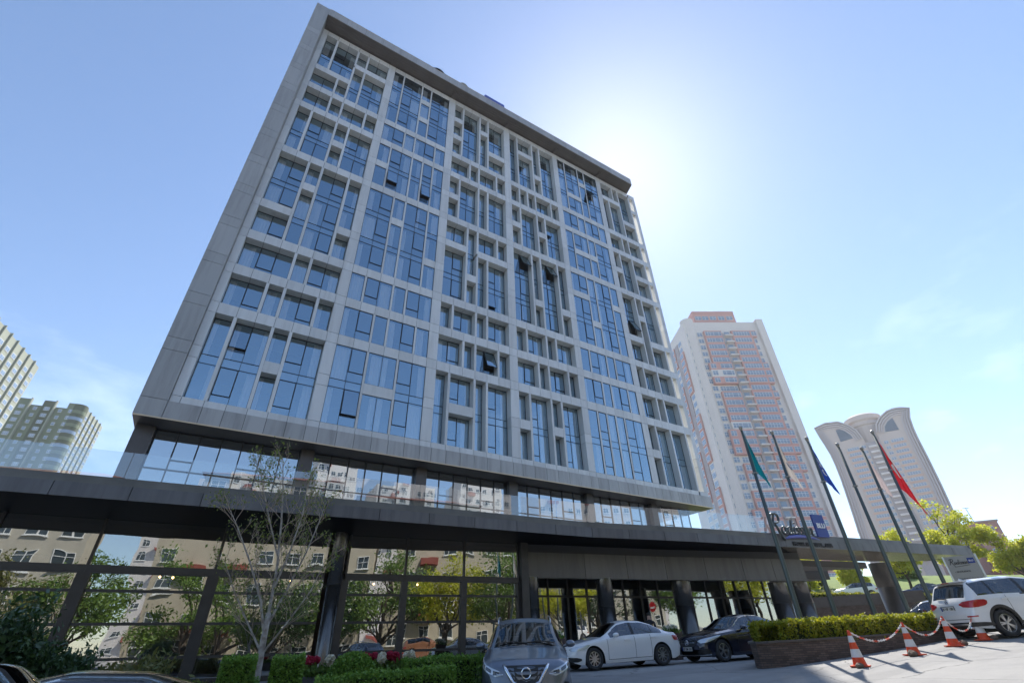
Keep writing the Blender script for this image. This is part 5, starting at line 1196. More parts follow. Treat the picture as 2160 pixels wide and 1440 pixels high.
# flower troughs
M_trough = mat('trough_grey', (.12, .12, .125), .6, var=.25, vscale=3); FC = {'cream': mat('petal_cream', (.72, .66, .48), .6, island=.3, col2=(.80, .76, .66), trans=.2), 'red': mat('petal_red', (.42, .015, .05), .6, island=.4, col2=(.55, .04, .10), trans=.2)}
def trough(k, c, w, cols, lab):
    z0 = gz(*c)+.02; T = thing('flower_trough', lab, 'planter', (c[0], c[1], z0), -.12, 'grey flower troughs')
    mb = MB(); hexa(mb, [(-w/2+.03, -.14, 0), (w/2-.03, -.14, 0), (w/2-.03, .14, 0), (-w/2+.03, .14, 0), (-w/2, -.17, .46), (w/2, -.17, .46), (w/2, .17, .46), (-w/2, .17, .46)]); mb.build('trough', M_trough, T, world=False)
    n = len(cols)
    for i, cc in enumerate(cols):
        x = -w/2+w*(i+.5)/n; F = thing('hydrangea_plant', {'cream': 'cream hydrangea blooms', 'red': 'red hydrangea blooms'}[cc]+' %s in the %s' % (('at the left end', 'in the middle', 'at the right end')[0 if i == 0 else (2 if i == n-1 else 1)], lab), 'flower', (c[0]+x, c[1]-.12*x, z0+.44), 0, 'hydrangeas in troughs')
        nr = np.random.default_rng(50+k*7+i); P = nr.normal(size=(500, 3))*np.array([.13, .10, .06])+np.array([0, 0, .10]); put('leaves', leafmesh('leaves', P, .045, M_mid, .6, rng=nr), F, 'stuff', False)
        for h in range(4):
            o = np.array([nr.normal()*.11, nr.normal()*.06-.03, .25+nr.random()*.10]); v = nr.normal(size=(260, 3)); v /= np.linalg.norm(v, axis=1)[:, None]; P = o+v*np.array([.085, .085, .068]); put('bloom', leafmesh('bloom', P, .024, FC[cc], .8, rng=nr), F, 'stuff', False)
trough(0, (2.75, 13.4), .95, ['cream', 'red', 'cream'], 'trough nearest the birch')
trough(1, (3.75, 13.0), .75, ['red', 'red'], 'trough behind the round bush')
trough(2, (4.5, 12.75), .95, ['cream', 'red', 'cream'], 'trough right of the round bush')
def pot(k, c, lab):
    z0 = gz(*c); T = thing('flower_pot', lab, 'planter', (c[0], c[1], z0), 0, 'tall brown pots by the entrance'); mb = MB(); hexa(mb, [(-.2, -.2, 0), (.2, -.2, 0), (.2, .2, 0), (-.2, .2, 0), (-.30, -.30, .95), (.30, -.30, .95), (.30, .30, .95), (-.30, .30, .95)]); mb.build('pot', mat('pot_brown', (.07, .04, .03), .5), T, world=False)
    nr = np.random.default_rng(80+k); P = nr.normal(size=(500, 3))*np.array([.14, .14, .06])+np.array([0, 0, 1.03]); put('leaves', leafmesh('leaves', P, .05, M_mid, .6, rng=nr), T, 'stuff', False)
    P = nr.normal(size=(600, 3))*np.array([.12, .12, .04])+np.array([0, 0, 1.13]); put('bloom', leafmesh('bloom', P, .032, FC['cream'], .8, rng=nr), T, 'stuff', False)
pot(0, (11.9, 16.6), 'tall brown flower pot left of the entrance column'); pot(1, (17.75, 16.3), 'tall brown flower pot between the white and navy saloons')
# planting bed
mb = MB(); Pb = [(-8, 9.2), (-2, 9.6), (1.2, 10.2), (4.9, 9.5), (5.4, 10.3), (7.4, 11.6), (8.5, 13.2), (4, 14.6), (-8, 15.4)]
mb.add([(x, y, gz(x, y)+.02) for x, y in Pb]+[(.5, 12.4, gz(.5, 12.4)+.06)], [(i, (i+1) % 9, 9) for i in range(9)]); struct(mb.build('planting_bed', mat('soil')))
# ---- parked-car terrace, bank and trees on the right
WT = [(36.5, 44), (46, 36.5), (50.5, 29), (53.8, 20.4), (56.5, 12.5), (58, 6)]
def wtz(p): return 4.45-.09*max(0, 29-p[1])
RW = thing('retaining_wall', 'dark retaining wall under the hedge behind the canopy column', 'wall', (52, 25, 1.5))
uv_wall('wall_face', WT, wtz, .2, M_brick, RW, -1.)
mb = MB()
for a, c in zip(WT[:-1], WT[1:]): seg_box(mb, a, c, -.3, .05, min(wtz(a), wtz(c))-.02, max(wtz(a), wtz(c))+.05)
mb.build('coping', M_cope, RW)
M_lawn = mat('lawn', (.16, .22, .035), .9, col2=(.10, .15, .03), vscale=1.5, bump=.8, bscale=30)
V = []; off = [0, 1.2, 4, 9, 14, 20, 30, 45, 80]; hz = [-.05, 0, .1, .3, 1.2, 2.6, 4.2, 5.2, 6]
for p in WT:
    for o_, h in zip(off, hz): V.append((p[0]+o_*.94, p[1]+o_*.34, wtz(p)+h))
n = len(off); mb = MB(); mb.add(V, [(i*n+j, i*n+j+1, (i+1)*n+j+1, (i+1)*n+j) for i in range(len(WT)-1) for j in range(n-1)]); struct(mb.build('lawn_bank', M_lawn, None, True))
hedge('low_hedge', 'bright low hedge along the top of the retaining wall', 'hedge', [(46.6, 36.9), (51.2, 29.3), (54.4, 20.8), (57, 13)], .9, lambda p: wtz(p)-.05, .55, M_hedge, .07, 260, None, .08)
for k, (x, y, lab) in enumerate(((53.2, 28.2, 'reddish-green clipped shrub below the white hatchback'), (55.0, 24.2, 'clipped shrub right of the canopy column'), (56.4, 19.6, 'clipped shrub below the parked navy saloon'))):
    T = shrub('bank_shrub', lab, (x, y), 1.6, 1.3, 1.2, M_olive, 3500, .09, 30+k, 'shrubs on the bank'); T.location.z += 4.1-.09*max(0, 29-y)-gz(x, y)
    for ch in T.children: ch.matrix_parent_inverse = Matrix.Translation(-Vector((x, y, gz(x, y))))
RT = [(60, 33.5, 4.5, 4.6, 1.2, M_lime, 'young lime-green tree left of the canopy column'), (67.5, 26.5, 5.5, 5.6, 1.4, M_lime, 'lime-green tree just right of the canopy column'), (69, 21.4, 5.0, 8.0, 1.45, M_lime, 'tall lime-green tree rising over the canopy end'), (71, 17.6, 4.6, 6.2, 1.4, M_lime, 'lime-green tree behind the direction board'), (66, 36.5, 5.0, 4.6, 1.2, M_olive, 'olive tree far left on the bank'),
      (74, 15.6, 4.0, 3.8, .8, M_mid, 'mid-green tree between board and pink house'), (58, 9.4, 3.0, 4.4, .55, M_sparse, 'thin pale-leaved tree at the right edge'), (50, 7.3, 2.7, 4.6, .6, M_sparse, 'sparse young tree at the right edge'), (78, 31, 6, 4.5, 1.4, M_mid, 'darker tree behind the bank'), (64.5, 30.5, 5.2, 4.0, 1.1, M_lime, 'small lime-green tree behind the white hatchback')]
for k, (x, y, z, H, R, M, lab) in enumerate(RT): tree('broadleaf_tree', lab, (x, y, z), H, R, M, 100+k, 9000, .12 if M != M_sparse else .06, 'trees on the bank', cr0=.3, clump=.95)
# ---------------------------------------------------------------- remaining cars
make_car('hatchback_car', 'dark hatchback cut off by the left edge', 'suv', P_dark, (-2.62, 5.35), (-1, .06), res=110, tail=[([.55, .8, 1.1], [.86, .84, .86], [.98, 1.02, 1.0])], extra={'z': -.27}, rim='five')
make_car('saloon_car', 'dark saloon whose roof shows at the bottom edge', 'sedan', P_dark, (-.78, 6.25), (-1, .05), res=110, extra={'z': -.28}, rim='five')
make_car('saloon_car', 'dark blue saloon waiting behind the white sport utility', 'lsedan', P_navy, (28.6, 11.0), (-.55, .83), res=110, chromeline=True, rim='star', extra={'z': 1.12})
for k, (x, y, kind, pt, hd, lab) in enumerate(((62.6, 30.0, 'suv', P_white, (-.5, .86), 'white hatchback parked on the bank left of the canopy column'), (64.4, 24.4, 'lsedan', P_blue, (-.45, .89), 'blue saloon parked on the bank right of the canopy column'), (66.0, 19.8, 'suv', P_silver, (-.5, .86), 'silver car parked on the bank behind the white sport utility'), (61.3, 36.0, 'suv', P_white, (-.5, .86), 'white car parked farthest left on the bank'))):
    make_car('parked_car', lab, kind, pt, (x, y), hd, 'cars parked on the bank', res=80, extra={'z': 4.75-.09*max(0, 29-y)}, tail=[([.5, .75, 1.0], [.76, .74, .76], [.86, .88, .86])], seams=False, handles=False, rim='five')
# cars across the street that the shop windows mirror
for k, (x, y, kind, pt, hd, lab) in enumerate(((5.2, -5.0, 'bigsuv', P_white, (.3, -1), 'white van mirrored in the shop front'), (12.6, -4.5, 'suv', P_copper, (1, .05), 'copper-coloured crossover mirrored in the shop front'), (8.4, -7.5, 'sedan', P_dark, (1, 0), 'black saloon mirrored in the shop front'), (29, -3.0, 'bigsuv', P_white2, (-1, .1), 'white estate mirrored in the lobby glass'), (18.5, -6, 'lsedan', P_silver, (1, 0), 'silver saloon mirrored in the lobby glass'), (-3.5, -5, 'sedan', P_blue, (1, .1), 'blue saloon mirrored at the left of the shop front'))):
    make_car('parked_car', lab, kind, pt, (x, y), hd, 'cars across the street', res=70, tail=[([.5, .75, 1.0], [.76, .74, .76], [.86, .88, .86])], head=[([.5, .8, 1.05], [.62, .64, .70], [.68, .76, .74])], seams=False, handles=False, rim='five')
# ---------------------------------------------------------------- houses and trees across the street (seen in the glass)
M_cream = mat('render_cream', (.52, .46, .36), .85, var=.14, vscale=.6); M_sand = mat('render_sand', (.50, .46, .38), .85, var=.15, vscale=.6); M_pale = mat('render_pale', (.62, .58, .55), .85, var=.12, vscale=.3); M_tile = mat('roof_tile', (.33, .12, .07), .85, var=.3, vscale=2); M_wfr = mat('window_white', (.75, .75, .73), .5); M_pane = mat('house_pane', (.05, .065, .075), .08, spec=.8); M_rail2 = mat('balcony_red', (.28, .07, .05), .7)
def house(name, label, x0, x1, y0, y1, H, nf, nw, M, roof=True, group=None, z=None):
    """block whose street face is at y1 (looking towards the hotel)"""
    zb = (gz((x0+x1)/2, -10) if z is None else z); T = thing(name, label, 'house', ((x0+x1)/2, (y0+y1)/2, zb), 0, group)
    mb = MB(); mb.box(x0, x1, y0, y1, zb-1, zb+H); mb.build('wall', M, T)
    if roof:
        mb = MB(); mb.add([(x0-.5, y0-.5, zb+H), (x1+.5, y0-.5, zb+H), (x1+.5, y1+.5, zb+H), (x0-.5, y1+.5, zb+H), (x0+4, (y0+y1)/2, zb+H+2.2), (x1-4, (y0+y1)/2, zb+H+2.2)], [(3, 2, 1, 0), (0, 1, 5, 4), (1, 2, 5), (2, 3, 4, 5), (3, 0, 4)]); mb.build('roof', M_tile, T)
    fh = H/nf; w = (x1-x0)/nw
    fr = MB(); fr.box(-.8, .8, -.05, .04, -.75, -.68); fr.box(-.8, .8, -.05, .04, .68, .75); fr.box(-.8, -.73, -.05, .04, -.68, .68); fr.box(.73, .8, -.05, .04, -.68, .68); fr.box(-.035, .035, -.04, .03, -.68, .68); fr.box(-.73, .73, -.03, .02, .2, .26); fr.box(-.95, .95, -.05, .16, -.86, -.76)
    fm = fr.mesh('window', M_wfr); pm = MB().quad((.73, -.01, -.68), (-.73, -.01, -.68), (-.73, -.01, .68), (.73, -.01, .68)).mesh('pane', M_pane)
    for f in range(nf):
        for k in range(nw):
            cx, cz = x0+w*(k+.5), zb+fh*(f+.55)
            if (k*7+f*3) % 11 == 5: continue
            o = put('window', fm, T, None, True, None, (cx, y1+.03, cz)); put('pane', pm, o, None, False)
    for f in range(1, nf):
        if f % 2: boxobj('balcony', x0+w*1.1, x0+w*1.9, y1, y1+1.1, zb+fh*f-.1, zb+fh*f+.75, M_rail2, T)
    return T
HG = 'houses across the street'
house('apartment_house', 'cream apartment house mirrored at the left of the shop front', -40, -18, -34, -21, 19, 6, 7, M_sand, True, HG)
house('apartment_house', 'pale cream apartment house mirrored in the middle of the shop front', -9.5, 6, -33, -20, 20, 6, 5, M_cream, True, HG)
house('apartment_house', 'sand-coloured apartment house mirrored beside the entrance', 9, 27, -36, -22, 18, 5, 6, M_cream, True, HG)
house('apartment_house', 'cream apartment house mirrored in the lobby glass', 33, 52, -36, -23, 11, 3, 6, M_sand, True, HG)
for k, (x, y, w, H) in enumerate(((-26, -95, 20, 40), (2, -105, 22, 48), (24, -98, 14, 55), (46, -100, 20, 47), (74, -96, 18, 50))):
    house('tower_block', ('pale tower block mirrored at the far left of the terrace glass', 'wide pale tower block mirrored in the terrace glass', 'narrow pale tower block mirrored in the terrace glass', 'pinkish tower block mirrored right in the terrace glass', 'pale tower block mirrored at the far right')[k], x, x+w, y-14, y, H, 12, 6, M_pale, False, 'tower blocks across the street')
for k, (x, y, H, R, M, lab) in enumerate(((-13.5, -14, 10, 3.2, M_mid, 'willow-like tree mirrored at the left of the shop front'), (8.5, -15, 11, 4.2, M_mid, 'green tree mirrored in the middle of the shop front'), (15.5, -13, 9.5, 3.6, M_lime, 'bright tree mirrored beside the entrance'), (23, -12, 10.5, 4.2, M_mid, 'tree mirrored at the left of the lobby glass'), (31, -11, 8.5, 3.8, M_lime, 'lime tree mirrored in the lobby glass'), (38, -12, 10, 4.2, M_dark, 'dark evergreen mirrored in the lobby glass'), (47, -9, 9.5, 4, M_mid, 'tree mirrored at the right of the lobby glass'), (56, -6, 9, 4, M_lime, 'lime tree mirrored at the far right of the lobby glass'), (1.5, -13.5, 8.5, 3.2, M_dark, 'dark tree mirrored beside the round column'), (-3.5, -14.5, 10, 3.6, M_mid, 'tall tree mirrored behind the birch'), (-21, -13, 10, 3.8, M_olive, 'olive tree mirrored at the far left'))):
    tree('street_tree', lab, (x, y, gz(x, y)), H, R, M, 200+k, 12000, .12, 'trees across the street', cr0=.22, clump=.7)


# ---------------------------------------------------------------- far towers
def far(base, a, S):
    """plan frame: a = view direction"""
    a = Vector((a[0], a[1], 0)).normalized(); r = Vector((a[1], -a[0], 0)); return lambda s, dpt, z: tuple(Vector((0, 0, 1.2))+(a*dpt+r*s)*S+Vector((0, 0, (z-1.2)*S)))
M_pinkw = mat('tower_white', (.72, .67, .63), .85, var=.08, vscale=.05); M_pink = mat('tower_pink', (.60, .34, .30), .85, var=.1, vscale=.08); M_shaft = mat('tower_shaft', (.40, .36, .36), .85); M_twin = mat('tower_window', (.22, .29, .38), .1, spec=.8); M_tfr = mat('tower_window_frame', (.74, .74, .74), .5)
def win_mesh(w, h, n, name='window'):
    """framed window with n lights, facing -y, centred"""
    mb = MB(); mb.box(-w/2, w/2, -.10, .05, -h/2, h/2, 1); t = w/n
    for k in range(n): mb.box(-w/2+k*t+.06, -w/2+(k+1)*t-.06, -.115, -.101, -h/2+.08, h*.12, 0); mb.box(-w/2+k*t+.06, -w/2+(k+1)*t-.06, -.115, -.101, h*.17, h/2-.08, 0)
    return mb.mesh(name, [M_twin, M_tfr])
def pink_tower():
    S = 1.3; P = far(None, (.85923, .51159), S); c = Vector(P(-6.6, 130, 1.2)); u = Vector((.87, -.494, 0)).normalized(); n = Vector((-u[1], u[0], 0))
    T = thing('pink_tower', 'tall pink and white residential tower right of the hotel', 'tower', (c[0], c[1], 0), math.atan2(u[1], u[0]))
    W, H, D = 24.7*S, 84.4*S+1.2, 22*S; k = S
    bx = lambda name, x0, x1, y0, y1, z0, z1, M: boxobj(name, x0, x1, y0, y1, z0, z1, M, T, False)
    mb = MB(); mb.box(0, W, .6, D, 0, H-1.2); mb.build('wall', M_pinkw, T, world=False)
    mb = MB(); mb.lathe([(2.6, 0), (2.6, H+.4)], (2.6, 2.4, 0), 24); mb.build('corner_pier', M_pinkw, T, smooth=True, world=False)
    xs0, xs1 = 14.4, 18.2            # balcony shaft
    bx('balcony_shaft', xs0, xs1, -.2, .59, 0, H-7, M_shaft); bx('roof_block', 6.5, 24, 3, D-3, H-1.2, H+6.2, M_pink); bx('side_pier', W-2.2, W+.5, -.6, 6, 0, H-.5, M_pinkw)
    fh = 3.0; nf = int(H/fh)
    w3 = win_mesh(6.6, 1.9, 6); w2 = win_mesh(2.6, 1.9, 2); w1 = win_mesh(2.0, 1.9, 2)
    for f in range(3, nf-1):
        z = f*fh+1.5; blk = (f % 9)
        # projecting pink bays, stepping in and out as on the facade
        lo, hi = (7.2, 14.3) if blk not in (0, 1, 2) else (5.4, 14.3)
        if blk != 8: bx('pink_bay', lo, hi, -.7 if blk in (0, 1, 2) else -.35, .59, z-1.5, z+1.49, M_pink if (f*5) % 7 else M_pinkw)
        bx('pink_bay', 18.3, 28.2 if blk in (0, 1, 2, 7) else 26.4, -.7 if blk in (0, 1, 2) else -.35, .59, z-1.5, z+1.49, M_pink)
        y = -.72 if blk in (0, 1, 2) else -.37
        put('window', w1, T, None, False, None, (lo+1.4, y if blk != 8 else .55, z)); put('window', w2, T, None, False, None, (10.9, y if blk != 8 else .55, z)); put('window', w1, T, None, False, None, (13.0, y if blk != 8 else .55, z))
        put('window', w1, T, None, False, None, (4.6 if lo < 6 else 5.6, .42, z)); put('window', w3, T, None, False, None, (22.2, y, z)); put('window', w1, T, None, False, None, (27.2, y if blk in (0, 1, 2, 7) else .5, z))
        bx('balcony', xs0+.4, xs1-.3, -1.6, .3, z-1.5, z-1.05, M_pinkw); bx('balcony_door', xs0+.9, xs1-.9, -.25, -.21, z-1.0, z+.9, M_twin)
    for xx in (8.4, 11.4, 14.6, 18.2, 21.6): put('window', w2, T, None, False, None, (xx, 2.95, H+2.6))
    # left flank: window bays, shaft, window bays
    wl = MB(); wl.box(-.12, .0, -1.5, 1.5, -1.0, 1.0, 1)
    for k in range(3): wl.box(-.135, -.121, -1.4+k*.95, -.55+k*.95, -.85, .85, 0)
    wl = wl.mesh('flank_window', [M_twin, M_tfr])
    for f in range(3, nf-1):
        z = f*fh+1.5; blk = f % 9
        for (ya, yb, q) in ((5.6, 9.4, 0), (13.2, 16.8, 1), (17.4, 21.0, 1)):
            if (blk+q*4) % 9 < 6: bx('flank_bay', -.5, .1, ya, yb, z-1.5, z+1.49, M_pink)
            put('flank_window', wl, T, None, False, None, (-.52 if (blk+q*4) % 9 < 6 else -.02, (ya+yb)/2, z))
    pw_ = MB().box(-.06, .06, -.45, .45, -.7, .7).mesh('pier_window', M_twin)
    for f in range(3, nf-1):
        o_ = put('pier_window', pw_, T, None, False, None, (2.6+2.6*math.cos(3.75), 2.4+2.6*math.sin(3.75), f*fh+1.5)); o_.rotation_euler = (0, 0, 3.75)
    bx('flank_shaft', -.3, .1, 9.7, 12.9, 0, H-6, M_shaft)
pink_tower()
def arch_tower():
    S = 1.9; P = far(None, (.94047, .33987), S); a = Vector((.94047, .33987, 0)); u = Vector((a[1], -a[0], 0)); o = P(0, 170, 1.2)
    T = thing('arched_tower', 'curved beige tower with arched crown at the right', 'tower', (o[0], o[1], 0), math.atan2(u[1], u[0])); K = S
    M_b = mat('tower_beige', (.56, .48, .43), .85, var=.06, vscale=.05); M_rib = mat('tower_rib', (.50, .46, .46), .8)
    zb = lambda z: (z-1.2)*K+1.2
    ribp = lambda s, z: (s*K, zb(z))
    OUT = {-1: [(-11.3, 1.2), (-11.1, 25.9), (-10.74, 30.1), (-10.42, 35), (-10.1, 40.1), (-10.0, 44.7), (-10.15, 48.1), (-10.6, 51.2), (-11.1, 54), (-11.5, 57.2), (-8.2, 58.0), (-4.7, 57.5), (-2.5, 55.8), (-1.1, 53.7), (-.44, 51.0)],
           1: [(11.0, 1.2), (11.15, 28), (11.5, 34.7), (11.7, 42), (11.75, 47.2), (11.9, 50.4), (12.3, 53.6), (13.3, 56.5), (11.3, 57.3), (9.7, 57.5), (7.8, 57.2), (5.6, 55.9), (3.95, 54.1), (3.2, 51.8)]}
    def inset(path, dlt, side):
        Q = []
        for i, p in enumerate(path):
            q0, q1 = path[max(i-1, 0)], path[min(i+1, len(path)-1)]; dx, dz = q1[0]-q0[0], q1[1]-q0[1]; L_ = math.hypot(dx, dz); nx, nz_ = (dz/L_, -dx/L_)
            if side > 0: nx, nz_ = -nx, -nz_
            Q.append((p[0]+nx*dlt, p[1]+nz_*dlt))
        return Q
    for side in (-1, 1):
        path = OUT[side]; poly = path+[(path[-1][0], 1.2)]; n = len(poly); mb = MB(); F = tuple(range(n)); S2 = [(i, (i+1) % n, n+(i+1) % n, n+i) for i in range(n)]
        mb.add([(p[0]*K, 0, zb(p[1])) for p in poly]+[(p[0]*K*.97, 12, zb(p[1])) for p in poly], [F if side > 0 else F[::-1]]+S2); mb.build('wing_wall', M_b, T, world=False)
        for k in range(4):
            A, B = inset(path, k*.6, side), inset(path, k*.6+.36, side); mb = MB(); y = -.5-.35*(3-k); m_ = len(A)
            mb.add([(p[0]*K, y, zb(p[1])) for p in A]+[(p[0]*K, y, zb(p[1])) for p in B]+[(p[0]*K, .1, zb(p[1])) for p in A]+[(p[0]*K, .1, zb(p[1])) for p in B], [q for i in range(m_-1) for q in ((i, i+1, m_+i+1, m_+i), (2*m_+i, 2*m_+i+1, i+1, i), (m_+i, m_+i+1, 3*m_+i+1, 3*m_+i))]); mb.build('arch_rib', M_rib, T, world=False)
    for P_ in ([(-6.2, 55.2), (-4.6, 55.2), (-3.4, 54.0), (-2.5, 51.7), (-6.2, 51.4)], [(5.15, 51.4), (5.7, 52.8), (6.9, 54.2), (8.4, 54.9), (8.6, 51.2)]):
        n = len(P_); mb = MB(); mb.add([(p[0]*K, -.3, zb(p[1])) for p in P_]+[(p[0]*K, .05, zb(p[1])) for p in P_], [tuple(range(n)), tuple(range(n-1, -1, -1))]+[(i, (i+1) % n, n+(i+1) % n, n+i) for i in range(n)]); mb.build('arch_window', M_twin, T, world=False)
    mb = MB(); mb.lathe([(4.0*K, 0), (4.0*K, zb(55)), (4.5*K, zb(55.4)), (4.3*K, zb(56.4)), (4.9*K, zb(56.9)), (4.9*K, zb(58.2)), (3.8*K, zb(58.9)), (.01, zb(59.2))], (1.3*K, 5.2*K, 0), 28); mb.build('centre_drum', M_b, T, smooth=False, world=False)
    mb = MB(); mb.box(-.4*K, 3.2*K, -.4, .6, 0, zb(49.5)); mb.build('balcony_strip', M_shaft, T, world=False)
    w3 = win_mesh(5.6, 1.6, 5); w1 = win_mesh(2.0, 1.6, 2); bal = MB().box(-2.6, 2.6, -1.6, .0, -.5, .5).mesh('balcony', M_pinkw); bd = mat('band_salmon', (.60, .42, .33), .85); band = MB().box(-3.6, 3.6, -.12, .02, -.55, .55).mesh('band', bd)
    for f in range(20):
        z = zb(48.5-f*1.6)
        put('window', w3, T, None, False, None, (-3.9*K, -.06, z)); put('window', w3, T, None, False, None, (7.1*K, -.06, z)); put('window', w1, T, None, False, None, (-1.15*K, -.06, z)); put('window', w1, T, None, False, None, (4.4*K, -.06, z)); put('balcony', bal, T, None, False, None, (1.35*K, -.4, z-1.0))
        put('band', band, T, None, False, None, (-3.9*K, -.04, z-1.5)); put('band', band, T, None, False, None, (7.1*K, -.04, z-1.5))
arch_tower()
M_gr1 = mat('tower_sage', (.17, .205, .125), .85, var=.15, vscale=.1); M_gr2 = mat('tower_moss', (.085, .105, .055), .85, var=.2, vscale=.1); M_gcream = mat('tower_sage_pale', (.34, .355, .275), .85, var=.12, vscale=.1)
def green_tower(label, a, D, S, u, sL, sC, sR_depth, ztop, nfl, bulge, nb2=6):
    """stepped green block: front face from sL to corner sC, flank running back from the corner"""
    P = far(None, a, S); aV = Vector((a[0], a[1], 0)).normalized(); o = Vector(P(sC, D, 1.2)); rz = math.atan2(u[1], u[0]); T = thing('green_tower', label, 'tower', (o[0], o[1], 0), rz); K = S
    W = (sC-sL)*K; H = (ztop-1.2)*K+1.2; Dp = sR_depth*K; fh = 3.0; nf = int(H/fh)
    mb = MB(); mb.box(-W, 0, 0, Dp, 0, H-1); mb.build('wall', M_gr1, T, world=False)
    w2 = win_mesh(1.9, 1.5, 3); w1 = win_mesh(1.2, 1.4, 1)
    nb = 5; bw = W/nb
    for b in range(nb):
        x0 = -W+b*bw
        if b % 2 == 0: boxobj('front_bay', x0+.1, x0+bw-.1, -.9, -.01, H*.3, H+1.2, M_gr2 if b == 2 else M_gr1, T, False)
        else: boxobj('front_fin', x0-.2, x0+.2, -1.2, -.02, H*.3, H+1.6, M_gcream, T, False)
        for f in range(max(0, nf-nfl), nf):
            z = f*fh+1.6; y = -.92 if b % 2 == 0 else -.02; put('window', w2 if b % 2 == 0 else w1, T, None, False, None, (x0+bw/2, y, z))
    if bulge:
        mb = MB(); mb.lathe([(2.6, H*.3), (2.6, H+1)], (-.5, 1.2, 0), 20); mb.build('corner_drum', M_gr2, T, smooth=True, world=False)
        for f in range(max(0, nf-nfl), nf): mb = MB(); mb.lathe([(2.66, f*fh+.9), (2.66, f*fh+2.3)], (-.5, 1.2, 0), 20); mb.build('corner_window', M_twin if f % 2 else M_gr1, T, world=False)
    bd = Dp/nb2
    fw_ = MB(); fw_.box(0, .10, -1.15, 1.15, -.75, .75, 1)
    for k in range(2): fw_.box(.101, .115, -1.05+k*1.1, -.05+k*1.1, -.62, .62, 0)
    fw_ = fw_.mesh('flank_window', [M_twin, M_tfr])
    for b in range(nb2):
        y0 = b*bd+(2.5 if bulge and b == 0 else 0)
        boxobj('flank_bay', .01, .8, y0+.5, y0+bd-.3, H*.2, H+1.0, M_gcream, T, False); boxobj('flank_fin', .01, 1.3, y0-.15, y0+.15, H*.2, H+1.4, M_gcream, T, False)
        for f in range(max(0, nf-nfl), nf):
            z = f*fh+1.6; put('flank_window', fw_, T, None, False, None, (.81, y0+bd*.5, z))
green_tower('green stepped apartment tower above the terrace rail', (-.25335, .96737), 110, 2.4, (.982, -.177), -7.2, 1.7, 10.6, 39.9, 13, True)
green_tower('green stepped apartment tower cut off by the left edge', (-.32911, .94429), 74.8, 2.4, (.988, -.149), -12, -6, 16.7, 36.4, 16, False, 9)
# pink house behind the direction board
def pink_house():
    S = 2.0; P = far(None, (.96845, .2492), S); o = Vector(P(-1.05, 60, 1.2)); a = Vector((.96845, .2492, 0)); u = Vector((a[1], -a[0], 0)); T = thing('pink_house', 'pink rendered house with square turret beyond the car park', 'house', (o[0], o[1], 2.5), math.atan2(u[1], u[0])+.35)
    M_ph = mat('house_pink', (.52, .30, .27), .85, var=.1, vscale=.4)
    z0 = 0; mb = MB(); mb.box(0, 3.6, 0, 5, z0, 15.2); mb.build('turret', M_ph, T, world=False); mb = MB(); mb.box(-.15, 3.75, -.15, 5.1, 15.2, 15.5); mb.build('turret_cornice', mat('house_trim', (.45, .33, .31), .8), T, world=False)
    mb = MB(); mb.box(-4.5, -.02, 1.2, 9, z0, 13.6); mb.box(3.62, 16, .8, 10, z0, 11.2); mb.build('wall', M_ph, T, world=False); mb = MB(); mb.box(3.4, 16.4, .4, 10.4, 11.2, 11.5); mb.build('roof', M_tile, T, world=False); mb = MB(); mb.box(-1, 14, -3, -.1, z0, 6.2); mb.build('lower_wing', M_ph, T, world=False)
    mb = MB(); mb.add([(-1.2, -3.3, 6.2), (14.2, -3.3, 6.2), (14.2, -.1, 7.6), (-1.2, -.1, 7.6)], [(0, 1, 2, 3)]); mb.build('lower_roof', M_tile, T, world=False)
    wm = win_mesh(1.7, 1.9, 2)
    for x, y, z in ((1.8, -.02, 13.5), (1.8, -.02, 10.0), (6, .78, 9.4), (9.5, .78, 9.4), (13, .78, 9.4), (-2.2, 1.18, 11.5), (-2.2, 1.18, 8.6)): put('window', wm, T, None, False, None, (x, y, z))
    mb = MB(); mb.tube([(1.2, 2, 15.4), (1.0, 2, 18.2)], .05, 5); mb.tube([(.6, 2, 18.2), (1.5, 2, 18.1)], .04, 4); mb.build('aerial', M_blk, T, world=False)
pink_house()
# cafe furniture just inside the shop front
M_cs = mat('chair_steel', (.55, .54, .5), .3, .8); M_seat = mat('chair_seat', (.09, .085, .08), .6)
def chair(x, y, rz, lab):
    T = thing('cafe_chair', lab, 'chair', (x, y, FLZ), rz, 'cafe chairs inside the shop front'); mb = MB()
    for sx in (-.23, .23): mb.tube([(sx*1.15, -.26, 0), (sx, -.22, .46), (sx, -.24, .62), (sx, .2, .64), (sx*1.15, .27, 0)], .017, 6)
    mb.tube([(-.23, .2, .64), (-.24, .27, .9), (.24, .27, .9), (.23, .2, .64)], .017, 6); mb.build('frame', M_cs, T, smooth=True, world=False)
    mb = MB(); mb.box(-.22, .22, -.22, .22, .44, .48); mb.build('seat', M_seat, T, world=False); mb = MB(); mb.box(-.22, .22, .225, .25, .55, .88); mb.build('backrest', M_seat, T, world=False)
def ctable(x, y, lab):
    T = thing('cafe_table', lab, 'table', (x, y, FLZ), 0, 'cafe tables inside the shop front'); mb = MB(); mb.box(-.55, .55, -.35, .35, .72, .76); mb.build('table_top', mat('table_top', (.28, .25, .2), .4), T, world=False); mb = MB()
    for sx in (-.45, .45): mb.tube([(sx, 0, 0), (sx, 0, .72)], .03, 6); mb.tube([(sx, -.28, .02), (sx, .28, .02)], .02, 5)
    mb.build('legs', M_cs, T, world=False)
